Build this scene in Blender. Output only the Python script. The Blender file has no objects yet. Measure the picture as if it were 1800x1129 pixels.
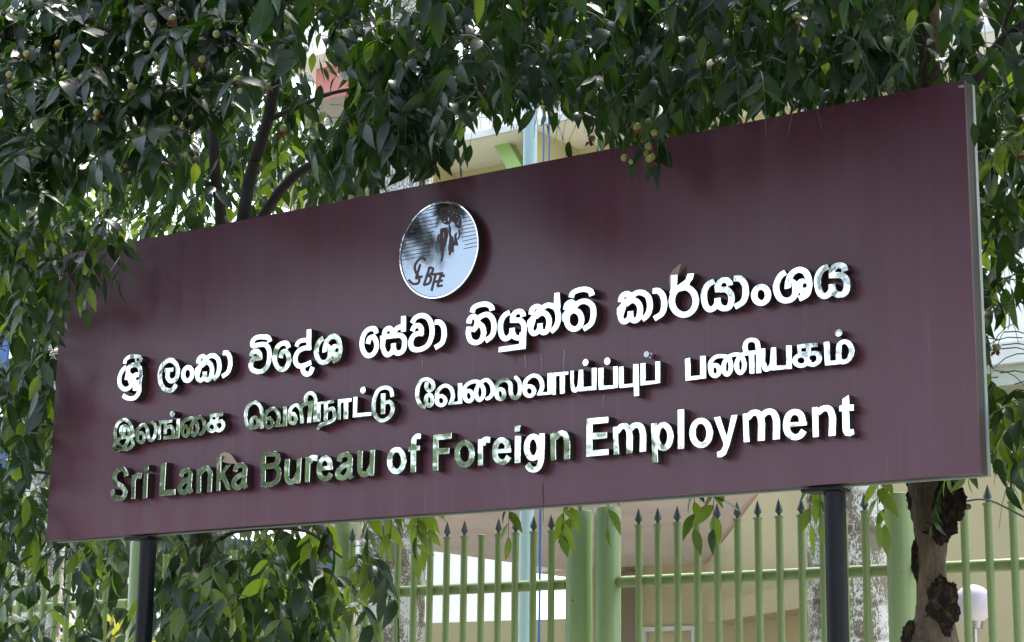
import bpy, bmesh, math, random
import numpy as np
from mathutils import Vector, Matrix, noise

# ------------------------------------------------------------------ camera, sky, sun, exposure
SC = bpy.context.scene
COL = SC.collection
W_, H_ = 1800.0, 1129.0
CX, CY, FPX = 900.0, 564.5, 3406.57
ZB = 2.6                                     # height of the sign's lower edge
SW, SH = 4.9835, 1.5                         # sign width, height
CAM = Vector((7.6417, -6.6818, 1.6333))
RX = Vector((0.81634, 0.57747, 0.01084)); RD = Vector((-0.11355, 0.17886, -0.97730)); RF = Vector((-0.56630, 0.79658, 0.21158))
cam = bpy.data.cameras.new("camera"); camo = bpy.data.objects.new("camera", cam); COL.objects.link(camo)
M = Matrix.Identity(4)
for i in range(3):
    M[i][0] = RX[i]; M[i][1] = -RD[i]; M[i][2] = -RF[i]; M[i][3] = CAM[i]
camo.matrix_world = M
cam.sensor_width = 36.0; cam.lens = FPX / W_ * 36.0
cam.clip_start = 0.1; cam.clip_end = 3000
SC.camera = camo

world = bpy.data.worlds.new("World"); SC.world = world; world.use_nodes = True
nt = world.node_tree; nt.nodes.clear()
wo = nt.nodes.new('ShaderNodeOutputWorld'); bg = nt.nodes.new('ShaderNodeBackground')
sky = nt.nodes.new('ShaderNodeTexSky'); sky.sky_type = 'NISHITA'; sky.sun_disc = False
SUN_EL, SUN_ROT = math.radians(62), math.radians(-25)
sky.sun_elevation = SUN_EL; sky.sun_rotation = SUN_ROT
sky.air_density = 1.2; sky.dust_density = 2.0; sky.ozone_density = 1.0
hs = nt.nodes.new('ShaderNodeHueSaturation'); hs.inputs['Saturation'].default_value = 0.62
nt.links.new(sky.outputs[0], hs.inputs['Color']); nt.links.new(hs.outputs[0], bg.inputs[0])
bg.inputs[1].default_value = 0.13
nt.links.new(bg.outputs[0], wo.inputs[0])

sd = bpy.data.lights.new("sun", 'SUN'); sd.energy = 1.4; sd.angle = math.radians(12); sd.color = (1, .95, .88)
so = bpy.data.objects.new("sun", sd); COL.objects.link(so)
# Nishita: rotation 0 puts the sun over +Y, positive turns it towards +X
sv = Vector((math.sin(SUN_ROT) * math.cos(SUN_EL), math.cos(SUN_ROT) * math.cos(SUN_EL), math.sin(SUN_EL)))
so.rotation_euler = sv.to_track_quat('Z', 'Y').to_euler(); so.location = sv * 60

SC.view_settings.view_transform = 'Standard'; SC.view_settings.look = 'None'
SC.view_settings.exposure = 2.25; SC.view_settings.gamma = 1.0
SC.view_settings.use_curve_mapping = False
SC.cycles.max_bounces = 8; SC.cycles.transparent_max_bounces = 8
SC.cycles.sample_clamp_indirect = 6.0

# ------------------------------------------------------------------ helpers
def ray(px, py):
    return RX * ((px - CX) / FPX) + RD * ((py - CY) / FPX) + RF
def at_y(px, py, y):                         # the point of the plane Y = y seen at a pixel of the photograph
    d = ray(px, py); return CAM + d * ((y - CAM.y) / d.y)
def at_z(px, py, z):
    d = ray(px, py); return CAM + d * ((z - CAM.z) / d.z)
def proj(p):
    v = p - CAM; z = v.dot(RF); return CX + FPX * v.dot(RX) / z, CY + FPX * v.dot(RD) / z, z
def tag(o, label=None, cat=None, group=None, kind=None):
    if label: o['label'] = label
    if cat: o['category'] = cat
    if group: o['group'] = group
    if kind: o['kind'] = kind
    return o
def empty(name, loc):
    o = bpy.data.objects.new(name, None); o.location = loc; COL.objects.link(o); o.empty_display_size = .1
    return o
def link(name, me, mat, parent=None, loc=None):
    """verts are given in world coordinates; under a parent empty they are kept in place"""
    o = bpy.data.objects.new(name, me); COL.objects.link(o)
    if mat is not None and len(me.materials) == 0: me.materials.append(mat)
    if loc is not None: o.location = loc
    if parent is not None:
        o.parent = parent
        o.matrix_parent_inverse = Matrix.Translation(-world_loc(parent))
    return o
def world_loc(o):
    v = Vector(o.location)
    p = o.parent
    if p is not None:
        v = v + o.matrix_parent_inverse.to_translation() + world_loc(p)
    return v
def mesh_from(name, verts, faces, smooth=False):
    me = bpy.data.meshes.new(name); me.from_pydata([tuple(v) for v in verts], [], faces); me.update()
    if smooth: me.polygons.foreach_set('use_smooth', [True] * len(me.polygons))
    return me
class MB:
    def __init__(s): s.v = []; s.f = []
    def add(s, vs, fs):
        n = len(s.v); s.v += [Vector(v) for v in vs]; s.f += [tuple(i + n for i in f) for f in fs]; return s
    def box(s, x0, x1, y0, y1, z0, z1):
        return s.add([(x0,y0,z0),(x1,y0,z0),(x1,y1,z0),(x0,y1,z0),(x0,y0,z1),(x1,y0,z1),(x1,y1,z1),(x0,y1,z1)],
                     [(0,3,2,1),(4,5,6,7),(0,1,5,4),(1,2,6,5),(2,3,7,6),(3,0,4,7)])
    def bar(s, a, b, w, h):                  # a rectangular bar from a to b
        a = Vector(a); b = Vector(b); d = (b - a).normalized(); u = d.cross(Vector((0,0,1)))
        if u.length < 1e-4: u = Vector((1,0,0))
        u.normalize(); v = u.cross(d)
        vs = [p + u*i*w/2 + v*j*h/2 for p in (a, b) for i, j in ((-1,-1),(1,-1),(1,1),(-1,1))]
        return s.add(vs, [(3,2,1,0),(4,5,6,7),(0,1,5,4),(1,2,6,5),(2,3,7,6),(3,0,4,7)])
    def tube(s, pts, rad, n=10, cap=True):
        pts = [Vector(p) for p in pts]; m = len(pts)
        if not hasattr(rad, '__len__'): rad = [rad] * m
        ref = Vector((0.31, 0.17, 0.93)).normalized(); vs = []
        for i, p in enumerate(pts):
            t = (pts[min(i+1, m-1)] - pts[max(i-1, 0)]).normalized()
            u = t.cross(ref)
            if u.length < .15: u = t.cross(Vector((1, 0, 0)))
            u.normalize(); v = t.cross(u)
            for k in range(n):
                a = 2*math.pi*k/n; vs.append(p + (u*math.cos(a) + v*math.sin(a))*rad[i])
        fs = [(i*n+k, i*n+(k+1) % n, (i+1)*n+(k+1) % n, (i+1)*n+k) for i in range(m-1) for k in range(n)]
        if cap: fs += [tuple(range(n-1, -1, -1)), tuple((m-1)*n+k for k in range(n))]
        return s.add(vs, fs)
    def lathe(s, prof, cx, cy, n=20, cap=True):  # prof: (radius, z)
        vs = [(cx + r*math.cos(2*math.pi*k/n), cy + r*math.sin(2*math.pi*k/n), z) for r, z in prof for k in range(n)]
        m = len(prof)
        fs = [(i*n+k, i*n+(k+1) % n, (i+1)*n+(k+1) % n, (i+1)*n+k) for i in range(m-1) for k in range(n)]
        if cap: fs += [tuple(range(n-1, -1, -1)), tuple((m-1)*n+k for k in range(n))]
        return s.add(vs, fs)
    def mesh(s, name, smooth=False):
        me = mesh_from(name, s.v, s.f, smooth)
        if smooth == 'auto': set_auto(me)
        return me
    def build(s, name, mat, parent=None, smooth=False, bevel=0):
        me = s.mesh(name, bool(smooth))
        if smooth: set_auto(me)
        o = link(name, me, mat, parent)
        if bevel:
            b = o.modifiers.new('bevel', 'BEVEL'); b.width = bevel; b.segments = 2; b.limit_method = 'ANGLE'
        return o
def set_auto(me, ang=40):
    me.polygons.foreach_set('use_smooth', [True] * len(me.polygons))
    try: me.set_sharp_from_angle(angle=math.radians(ang))
    except Exception: pass

# ------------------------------------------------------------------ materials
def new_mat(name):
    m = bpy.data.materials.new(name); m.use_nodes = True
    return m, m.node_tree, m.node_tree.nodes['Principled BSDF']
def N(t, k, **kw):
    n = t.nodes.new(k)
    for a, b in kw.items():
        if a in n.inputs: n.inputs[a].default_value = b
        else: setattr(n, a, b)
    return n
def ramp(t, fac, stops):
    r = t.nodes.new('ShaderNodeValToRGB'); e = r.color_ramp.elements
    while len(e) > 1: e.remove(e[0])
    e[0].position = stops[0][0]; e[0].color = (*stops[0][1], 1)
    for p, c in stops[1:]:
        q = e.new(p); q.color = (*c, 1)
    t.links.new(fac, r.inputs[0]); return r
def coords(t, scale=(1, 1, 1)):
    tc = t.nodes.new('ShaderNodeTexCoord'); mp = t.nodes.new('ShaderNodeMapping'); mp.inputs['Scale'].default_value = scale
    t.links.new(tc.outputs['Object'], mp.inputs[0]); return mp.outputs[0]
def bump(t, b, h, strength, dist):
    n = N(t, 'ShaderNodeBump', Strength=strength, Distance=dist); t.links.new(h, n.inputs['Height'])
    t.links.new(n.outputs[0], b.inputs['Normal']); return n
def mixc(t, fac, a, b, mode='MIX'):
    m = t.nodes.new('ShaderNodeMix'); m.data_type = 'RGBA'; m.blend_type = mode
    if isinstance(fac, (int, float)): m.inputs[0].default_value = fac
    else: t.links.new(fac, m.inputs[0])
    for i, c in ((6, a), (7, b)):
        if isinstance(c, tuple): m.inputs[i].default_value = (*c, 1)
        else: t.links.new(c, m.inputs[i])
    return m.outputs[2]
def painted(name, col, rough=.45, dirt=.25, dirtcol=(.12, .1, .07), scale=3.0, metallic=0, bumps=.1, chips=None):
    m, t, b = new_mat(name)
    co = coords(t, (1, 1, .5)); n1 = N(t, 'ShaderNodeTexNoise', Scale=scale, Detail=8, Roughness=.6); t.links.new(co, n1.inputs['Vector'])
    r = ramp(t, n1.outputs[0], [(.35, (0, 0, 0)), (.8, (1, 1, 1))])
    ml = N(t, 'ShaderNodeMath', operation='MULTIPLY'); ml.inputs[1].default_value = dirt; t.links.new(r.outputs[0], ml.inputs[0])
    c = mixc(t, ml.outputs[0], tuple(col), tuple(dirtcol))
    if chips:
        n2 = N(t, 'ShaderNodeTexNoise', Scale=26, Detail=4, Roughness=.6); t.links.new(co, n2.inputs['Vector'])
        r2 = ramp(t, n2.outputs[0], [(.70, (0, 0, 0)), (.73, (1, 1, 1))])
        c = mixc(t, r2.outputs[0], c, tuple(chips))
    t.links.new(c, b.inputs['Base Color']); b.inputs['Roughness'].default_value = rough; b.inputs['Metallic'].default_value = metallic
    n3 = N(t, 'ShaderNodeTexNoise', Scale=scale*12, Detail=4); t.links.new(co, n3.inputs['Vector'])
    bump(t, b, n3.outputs[0], bumps, .01)
    return m
MAT = {}
MAT['green_paint'] = painted('green_paint', (.25, .34, .12), .38, .35, (.16, .2, .09), 5, chips=(.06, .035, .02))
MAT['green_post'] = painted('green_post', (.29, .40, .17), .36, .3, (.18, .24, .12), 3, chips=(.08, .05, .03))
MAT['spike'] = painted('spike_iron', (.055, .075, .075), .5, .4, (.12, .1, .08), 20, metallic=.3)
MAT['post_black'] = painted('black_pipe', (.004, .005, .008), .42, .3, (.012, .012, .014), 6)
MAT['post_black'].node_tree.nodes['Principled BSDF'].inputs['Specular IOR Level'].default_value = .22
MAT['olive'] = painted('olive_render', (.50, .43, .25), .85, .35, (.27, .25, .16), 1.2, bumps=.25)
MAT['olive_up'] = painted('cream_green_render', (.62, .60, .34), .85, .2, (.38, .38, .24), 1.0, bumps=.2)
MAT['mauve'] = painted('mauve_soffit', (.66, .56, .50), .8, .35, (.25, .2, .18), 1.5, bumps=.2)
MAT['pink'] = painted('pink_trim', (.5, .3, .26), .6, .2)
MAT['pinkwall'] = painted('pink_render', (.5, .2, .19), .8, .2)
MAT['white'] = painted('white_render', (.9, .88, .82), .8, .12, (.6, .58, .5), 1.0)
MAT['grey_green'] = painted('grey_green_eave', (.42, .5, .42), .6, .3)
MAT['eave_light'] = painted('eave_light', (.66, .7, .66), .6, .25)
MAT['brown_dark'] = painted('brown_dark', (.2, .17, .11), .7, .3)
MAT['brace'] = painted('bright_green_brace', (.36, .58, .2), .5, .15)
MAT['teal'] = painted('pale_teal_paint', (.50, .68, .68), .4, .2, (.35, .5, .5), 4)
MAT['steel'] = painted('steel_pole', (.4, .4, .4), .25, .2, metallic=.9)
MAT['frame'] = painted('bronze_frame', (.045, .036, .03), .5, .4, (.08, .06, .05), 8, metallic=.2)
MAT['trim'] = painted('aluminium_trim', (.42, .46, .44), .4, .3, (.25, .27, .25), 9, metallic=.5)
MAT['asphalt'] = painted('asphalt', (.05, .05, .05), .9, .5, (.08, .075, .07), 8, bumps=.4)
MAT['concrete'] = painted('pavement_concrete', (.3, .29, .27), .85, .4, (.2, .19, .17), 3, bumps=.3)
MAT['soil'] = painted('soil', (.12, .1, .06), .95, .6, (.06, .09, .03), 3, bumps=.5)
MAT['roadpaint'] = painted('road_paint', (.75, .75, .72), .7, .3)
MAT['darkstain'] = painted('dark_stain', (.03, .018, .02), .6, .1)

m, t, b = new_mat('globe_glass'); b.inputs['Base Color'].default_value = (.55, .5, .56, 1); b.inputs['Roughness'].default_value = .3
b.inputs['Subsurface Weight'].default_value = .3; MAT['globe'] = m
m, t, b = new_mat('blue_rope'); co = coords(t, (1, 1, 1)); w = N(t, 'ShaderNodeTexWave', Scale=55, Distortion=0); w.bands_direction = 'Z'
t.links.new(co, w.inputs['Vector']); r = ramp(t, w.outputs[0], [(.3, (.03, .11, .42)), (.7, (.12, .3, .7))]); t.links.new(r.outputs[0], b.inputs['Base Color']); b.inputs['Roughness'].default_value = .7; MAT['rope'] = m
MAT['blue_sheet'] = painted('blue_sheet', (.03, .1, .32), .5, .2)

# maroon sign face: semi-gloss sheet, rain streaks and dust
m, t, b = new_mat('maroon_sheet')
co = coords(t, (1, 1, 1)); cs = coords(t, (9, 9, .5)); cs2 = coords(t, (38, 38, 1.1))
n1 = N(t, 'ShaderNodeTexNoise', Scale=1.0, Detail=6, Roughness=.6); t.links.new(cs, n1.inputs['Vector'])
n2 = N(t, 'ShaderNodeTexNoise', Scale=1.0, Detail=5, Roughness=.65); t.links.new(cs2, n2.inputs['Vector'])
n3 = N(t, 'ShaderNodeTexNoise', Scale=160, Detail=3, Roughness=.6); t.links.new(co, n3.inputs['Vector'])
n4 = N(t, 'ShaderNodeTexNoise', Scale=2.2, Detail=5, Roughness=.6); t.links.new(co, n4.inputs['Vector'])
r1 = ramp(t, n1.outputs[0], [(.42, (0, 0, 0)), (.75, (1, 1, 1))]); r2 = ramp(t, n2.outputs[0], [(.58, (0, 0, 0)), (.74, (1, 1, 1))])
sep = t.nodes.new('ShaderNodeSeparateXYZ'); tc = t.nodes.new('ShaderNodeTexCoord'); t.links.new(tc.outputs['Object'], sep.inputs[0])
mr = N(t, 'ShaderNodeMapRange'); mr.inputs['From Min'].default_value = ZB + .95; mr.inputs['From Max'].default_value = ZB + .55; t.links.new(sep.outputs['Z'], mr.inputs['Value'])
base = mixc(t, n3.outputs[0], (.088, .020, .036), (.120, .030, .050))
base = mixc(t, n4.outputs[0], base, (.094, .025, .049))
mu = N(t, 'ShaderNodeMath', operation='MULTIPLY'); t.links.new(r2.outputs[0], mu.inputs[0]); t.links.new(mr.outputs[0], mu.inputs[1])
mu2 = N(t, 'ShaderNodeMath', operation='MULTIPLY'); t.links.new(mu.outputs[0], mu2.inputs[0]); mu2.inputs[1].default_value = .16
base = mixc(t, mu2.outputs[0], base, (.34, .30, .33))
mu3 = N(t, 'ShaderNodeMath', operation='MULTIPLY'); t.links.new(r1.outputs[0], mu3.inputs[0]); mu3.inputs[1].default_value = .10
base = mixc(t, mu3.outputs[0], base, (.24, .2, .24))
vo = N(t, 'ShaderNodeTexVoronoi', Scale=9.0); t.links.new(co, vo.inputs['Vector'])
rv = ramp(t, vo.outputs['Distance'], [(.022, (1, 1, 1)), (.035, (0, 0, 0))]); base = mixc(t, rv.outputs[0], base, (.02, .012, .012))
t.links.new(base, b.inputs['Base Color'])
rr = N(t, 'ShaderNodeMapRange'); rr.inputs['To Min'].default_value = .31; rr.inputs['To Max'].default_value = .40; t.links.new(n1.outputs[0], rr.inputs['Value'])
t.links.new(rr.outputs[0], b.inputs['Roughness']); b.inputs['Specular IOR Level'].default_value = .6
bump(t, b, n3.outputs[0], .05, .002)
MAT['maroon'] = m
m, t, b = new_mat('maroon_inlay'); b.inputs['Base Color'].default_value = (.06, .022, .03, 1); b.inputs['Roughness'].default_value = .4; MAT['inlay'] = m

def mirror(name, sc, st, scr=.12, tint=(.80, .82, .82)):
    m, t, b = new_mat(name)
    co = coords(t); oi = t.nodes.new('ShaderNodeObjectInfo')
    va = N(t, 'ShaderNodeVectorMath', operation='ADD'); cm = N(t, 'ShaderNodeMath', operation='MULTIPLY'); cm.inputs[1].default_value = 37.0
    t.links.new(oi.outputs['Random'], cm.inputs[0]); t.links.new(co, va.inputs[0]); t.links.new(cm.outputs[0], va.inputs[1])
    n = N(t, 'ShaderNodeTexNoise', Scale=sc, Detail=2.0, Roughness=.45); t.links.new(va.outputs[0], n.inputs['Vector'])
    b.inputs['Metallic'].default_value = 1; b.inputs['Base Color'].default_value = (*tint, 1)
    s = N(t, 'ShaderNodeTexNoise', Scale=70, Detail=3); t.links.new(va.outputs[0], s.inputs['Vector'])
    rr = N(t, 'ShaderNodeMapRange'); rr.inputs['To Min'].default_value = .03; rr.inputs['To Max'].default_value = scr; t.links.new(s.outputs[0], rr.inputs['Value'])
    t.links.new(rr.outputs[0], b.inputs['Roughness'])
    bump(t, b, n.outputs[0], st, .02)
    return m
MAT['mirror'] = mirror('polished_steel', 9, .18)
MAT['letter_side'] = painted('dark_letter_return', (.05, .036, .03), .35, .4, (.1, .08, .06), 12, metallic=.4)
MAT['disc'] = mirror('polished_disc', 5, .12, .16, (.27, .30, .34))

def leafmat(name, dark, mid, young, under, trans, rough, tf=.4):
    m, t, b = new_mat(name)
    at = t.nodes.new('ShaderNodeAttribute'); at.attribute_name = 'tint'
    oi = t.nodes.new('ShaderNodeObjectInfo'); ad = N(t, 'ShaderNodeMath', operation='ADD'); fr = N(t, 'ShaderNodeMath', operation='FRACT')
    t.links.new(at.outputs['Fac'], ad.inputs[0]); oc = t.nodes.new('ShaderNodeSeparateColor'); t.links.new(oi.outputs['Color'], oc.inputs[0]); t.links.new(oc.outputs[0], ad.inputs[1]); t.links.new(ad.outputs[0], fr.inputs[0])
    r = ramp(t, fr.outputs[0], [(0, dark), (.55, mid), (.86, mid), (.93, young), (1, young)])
    uv = t.nodes.new('ShaderNodeTexCoord'); sp = t.nodes.new('ShaderNodeSeparateXYZ'); t.links.new(uv.outputs['UV'], sp.inputs[0])
    # midrib and side veins drawn from the leaf's own uv (u along, v across)
    ab = N(t, 'ShaderNodeMath', operation='SUBTRACT'); ab.inputs[1].default_value = .5; t.links.new(sp.outputs['Y'], ab.inputs[0])
    a2 = N(t, 'ShaderNodeMath', operation='ABSOLUTE'); t.links.new(ab.outputs[0], a2.inputs[0])
    mid_ = ramp(t, a2.outputs[0], [(.03, (1, 1, 1)), (.06, (0, 0, 0))])
    mm = N(t, 'ShaderNodeMath', operation='MULTIPLY'); t.links.new(mid_.outputs[0], mm.inputs[0]); mm.inputs[1].default_value = .45
    col = mixc(t, mm.outputs[0], r.outputs[0], tuple(min(1, c*2.2 + .03) for c in mid))
    ge = t.nodes.new('ShaderNodeNewGeometry')
    col2 = mixc(t, ge.outputs['Backfacing'], col, under)
    t.links.new(col2, b.inputs['Base Color']); b.inputs['Roughness'].default_value = rough; b.inputs['Specular IOR Level'].default_value = .38
    co = coords(t); n = N(t, 'ShaderNodeTexNoise', Scale=60, Detail=2); t.links.new(co, n.inputs['Vector'])
    bn = bump(t, b, n.outputs[0], .15, .004)
    tr = t.nodes.new('ShaderNodeBsdfTranslucent'); yg = ramp(t, fr.outputs[0], [(.86, (0, 0, 0)), (.92, (1, 1, 1))]); tcol = mixc(t, yg.outputs[0], trans, (.44, .66, .04))  # lime tint: young leaves, and backlight painted in as leaf colour
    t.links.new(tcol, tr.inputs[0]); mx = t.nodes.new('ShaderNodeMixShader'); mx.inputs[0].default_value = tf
    t.links.new(b.outputs[0], mx.inputs[1]); t.links.new(tr.outputs[0], mx.inputs[2])
    t.links.new(mx.outputs[0], t.nodes['Material Output'].inputs[0])
    return m
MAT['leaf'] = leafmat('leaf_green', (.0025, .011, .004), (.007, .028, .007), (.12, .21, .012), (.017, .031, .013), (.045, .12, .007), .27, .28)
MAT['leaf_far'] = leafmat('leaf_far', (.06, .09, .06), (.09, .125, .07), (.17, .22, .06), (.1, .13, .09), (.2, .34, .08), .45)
MAT['leaf_croton'] = leafmat('leaf_croton', (.06, .12, .02), (.3, .32, .05), (.5, .2, .05), (.25, .25, .1), (.5, .5, .06), .4)
MAT['twig'] = painted('twig_green', (.07, .09, .035), .7, .3)
MAT['limb'] = painted('dark_limb_bark', (.045, .036, .03), .9, .5, (.02, .018, .016), 6, bumps=.6)
MAT['fruit'] = painted('fruit_skin', (.27, .29, .07), .5, .4, (.1, .1, .03), 60)
MAT['husk'] = painted('dry_husk', (.14, .035, .012), .8, .3, (.05, .02, .01), 30)
MAT['deadleaf'] = painted('dead_leaf', (.42, .30, .23), .8, .3, (.25, .16, .1), 20)

m, t, b = new_mat('bark_tan')
co = coords(t, (1, 1, .45)); n1 = N(t, 'ShaderNodeTexNoise', Scale=9, Detail=8, Roughness=.65); t.links.new(co, n1.inputs['Vector'])
r = ramp(t, n1.outputs[0], [(.28, (.018, .013, .008)), (.42, (.05, .035, .02)), (.55, (.11, .078, .046)), (.72, (.19, .14, .085))]); t.links.new(r.outputs[0], b.inputs['Base Color'])
b.inputs['Roughness'].default_value = .85; n2 = N(t, 'ShaderNodeTexNoise', Scale=60, Detail=6); t.links.new(co, n2.inputs['Vector']); bump(t, b, n2.outputs[0], .9, .02); MAT['bark'] = m
m, t, b = new_mat('bark_scar')
co = coords(t); n1 = N(t, 'ShaderNodeTexNoise', Scale=35, Detail=8, Roughness=.7); t.links.new(co, n1.inputs['Vector'])
r = ramp(t, n1.outputs[0], [(.32, (.007, .005, .004)), (.52, (.028, .019, .014)), (.66, (.09, .06, .038)), (.8, (.15, .1, .06))]); t.links.new(r.outputs[0], b.inputs['Base Color'])
b.inputs['Roughness'].default_value = .95; b.inputs['Specular IOR Level'].default_value = .15; bump(t, b, n1.outputs[0], .8, .02); MAT['scar'] = m
m, t, b = new_mat('lichen_palm_bark')
co = coords(t, (1, 1, .62)); n1 = N(t, 'ShaderNodeTexNoise', Scale=75, Detail=5, Roughness=.6, Distortion=.5); t.links.new(co, n1.inputs['Vector'])
n0 = N(t, 'ShaderNodeTexNoise', Scale=5, Detail=5, Roughness=.6); t.links.new(co, n0.inputs['Vector'])
ad = N(t, 'ShaderNodeMath', operation='ADD'); t.links.new(n1.outputs[0], ad.inputs[0]); t.links.new(n0.outputs[0], ad.inputs[1])
hf = N(t, 'ShaderNodeMath', operation='MULTIPLY'); hf.inputs[1].default_value = .5; t.links.new(ad.outputs[0], hf.inputs[0])
r = ramp(t, hf.outputs[0], [(.47, (.19, .16, .11)), (.495, (.30, .28, .22)), (.515, (.62, .63, .58)), (.7, (.72, .72, .68))])
wv = N(t, 'ShaderNodeTexWave', Scale=2.2, Distortion=1.5, Detail=2); wv.bands_direction = 'Z'; t.links.new(co, wv.inputs['Vector'])
rw = ramp(t, wv.outputs[0], [(.0, (.5, .45, .38)), (.12, (1, 1, 1))])
c = mixc(t, .7, r.outputs[0], rw.outputs[0], 'MULTIPLY'); t.links.new(c, b.inputs['Base Color']); b.inputs['Roughness'].default_value = .9
bump(t, b, n1.outputs[0], .4, .01); MAT['palm'] = m

# ------------------------------------------------------------------ ground, pavement, road
def sheet(name, x0, x1, y0, y1, z, mat, label=None):
    o = MB().add([(x0,y0,z),(x1,y0,z),(x1,y1,z),(x0,y1,z)], [(0,1,2,3)]).build(name, mat); tag(o, kind='structure'); return o
sheet('ground', -900, 900, -900, 900, 0, MAT['soil'])
tag(MB().box(-150, 150, -5.2, 2.3, -.1, .13).build('pavement', MAT['concrete']), kind='structure')
sheet('road', -150, 150, -14.5, -5.2, .004, MAT['asphalt'])
tag(MB().box(-150, 150, -17.5, -14.5, -.1, .13).build('pavement', MAT['concrete']), kind='structure')
lm = MB()
for i in range(-20, 21): lm.add([(i*6-1.2,-9.95,.008),(i*6+1.2,-9.95,.008),(i*6+1.2,-9.83,.008),(i*6-1.2,-9.83,.008)], [(0,1,2,3)])
tag(lm.build('road_marking', MAT['roadpaint']), kind='structure')
sheet('courtyard', -40, 30, 2.8, 12.3, .004, painted('pale_paving', (.5, .47, .41), .8, .3))

# ------------------------------------------------------------------ office building behind the fence
YW = 12.4
bx = at_y(1030, 1050, YW).x
lowz = at_y(860, 1092, YW).z
bld = empty('office_building', (bx, YW, 0)); tag(bld, 'olive and cream office building with white upper fascia behind the green fence', 'building')
MB().box(bx, 14, YW, YW+.3, 0, 5.45).build('wall', MAT['olive'], bld)
zf = at_y(820, 245, YW).z                    # lower edge of the upper fascia
xl = at_y(400, 330, YW).x
MB().box(xl, 16, YW, YW+5, zf, zf+.6).build('fascia', MAT['white'], bld)
MB().box(xl+.02, 16, YW-.05, YW-.002, zf-.03, zf+.05).build('drip_edge', MAT['eave_light'], bld)
MB().box(xl+1.2, 14, YW+1.15, YW+1.4, 5.45, zf-.002).build('upper_wall', MAT['olive_up'], bld)
MB().box(xl+1.2, 14, YW+1.02, YW+1.148, zf-.42, zf-.3).build('moulding', MAT['olive_up'], bld)
for i, px in enumerate((770, 985, 1200)):
    p = at_y(px, 250, YW+.9)
    MB().box(p.x, p.x+.12, YW+.1, YW+1.147, 5.45, zf-.004).build('fin', MAT['olive_up'], bld)
a_ = at_y(880, 243, YW+.5); b_ = at_y(912, 300, YW+.5); d_ = (b_-a_)
MB().bar(a_-d_*.1, a_+d_*3.0, .16, .2).build('brace', MAT['brace'], bld)
xe = at_y(1745, 607, YW-.4).x; ze = at_y(1770, 602, YW-.4).z
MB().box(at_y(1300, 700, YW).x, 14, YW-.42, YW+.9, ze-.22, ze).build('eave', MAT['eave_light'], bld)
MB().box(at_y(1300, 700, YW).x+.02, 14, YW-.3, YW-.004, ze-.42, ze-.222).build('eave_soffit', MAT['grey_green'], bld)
MB().box(at_y(1560, 500, YW+.7).x, 14, YW+.75, YW+.9, ze+.004, zf-1.25).build('parapet', MAT['white'], bld)
# roof slab over the porch: mauve underside, oblique right edge with pink trim
ZS = 3.6
s1 = at_z(640, 945, ZS); s2 = at_z(990, 1002, ZS); s3 = at_z(1330, 865, ZS); s4 = at_z(1200, 1042, ZS)
dd = (s4 - s3)
P = [(s2.x, 5.6), (s3.x - dd.x*.35, 5.6), (s3.x - dd.x*.35, s3.y - dd.y*.35), (s3.x + dd.x, s3.y + dd.y), (s4.x, YW-.006), (s2.x, YW-.006)]
P = [(s2.x+.15, 5.6), (s3.x - dd.x*.3, 5.6), (s3.x, s3.y), (s4.x, s4.y), (s4.x, YW-.006), (s2.x, YW-.006)]
n = len(P); mb = MB().add([(x, y, ZS) for x, y in P] + [(x, y, ZS+.25) for x, y in P], [tuple(range(n-1, -1, -1)), tuple(range(n, 2*n))] + [(i, (i+1) % n, n+(i+1) % n, n+i) for i in range(n)])
mb.build('porch_roof', MAT['mauve'], bld)
MB().bar((s3.x-dd.x*.2, s3.y-dd.y*.2, ZS+.03), (s4.x, s4.y, ZS+.03), .06, .06).build('edge_trim', MAT['pink'], bld)
q = at_y(1103, 1060, YW-.06)
MB().box(q.x-.12, q.x+.12, YW-.1, YW-.003, 1.2, 3.55).build('door_recess', MAT['brown_dark'], bld)
wa = at_y(1128, 1103, YW-.03); wb = at_y(1224, 1103, YW-.03)
f = MB(); f.box(wa.x, wb.x, YW-.06, YW-.003, wa.z-.05, wa.z); f.box(wa.x, wa.x+.05, YW-.06, YW-.003, wa.z-1.2, wa.z-.052); f.box(wb.x-.05, wb.x, YW-.06, YW-.003, wa.z-1.2, wa.z-.052)
f.build('window_surround', MAT['eave_light'], bld)
c1 = at_y(1245, 1095, YW-.5); c2 = at_y(1425, 1060, YW-.5)
MB().add([(c1.x, YW-.5, c1.z), (c2.x+1.2, YW-.5, c2.z+.1), (c2.x+1.2, YW-.5, c2.z+.45), (c1.x, YW-.5, c1.z+.2), (c1.x, YW-.004, c1.z), (c2.x+1.2, YW-.004, c2.z+.1), (c2.x+1.2, YW-.004, c2.z+.45), (c1.x, YW-.004, c1.z+.2)],
         [(0,1,2,3), (7,6,5,4), (0,4,5,1), (3,2,6,7), (0,3,7,4), (1,5,6,2)]).build('stair_beam', MAT['olive'], bld)
lw = MB().box(bx-9, bx-.01, YW, YW+.25, 0, lowz).build('garden_wall', MAT['olive']); tag(lw, 'low olive boundary wall behind the flagpole, left of the office building', 'wall')
for px in (945, 1075):
    g_ = at_y(px, 1100, YW-.1)
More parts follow.
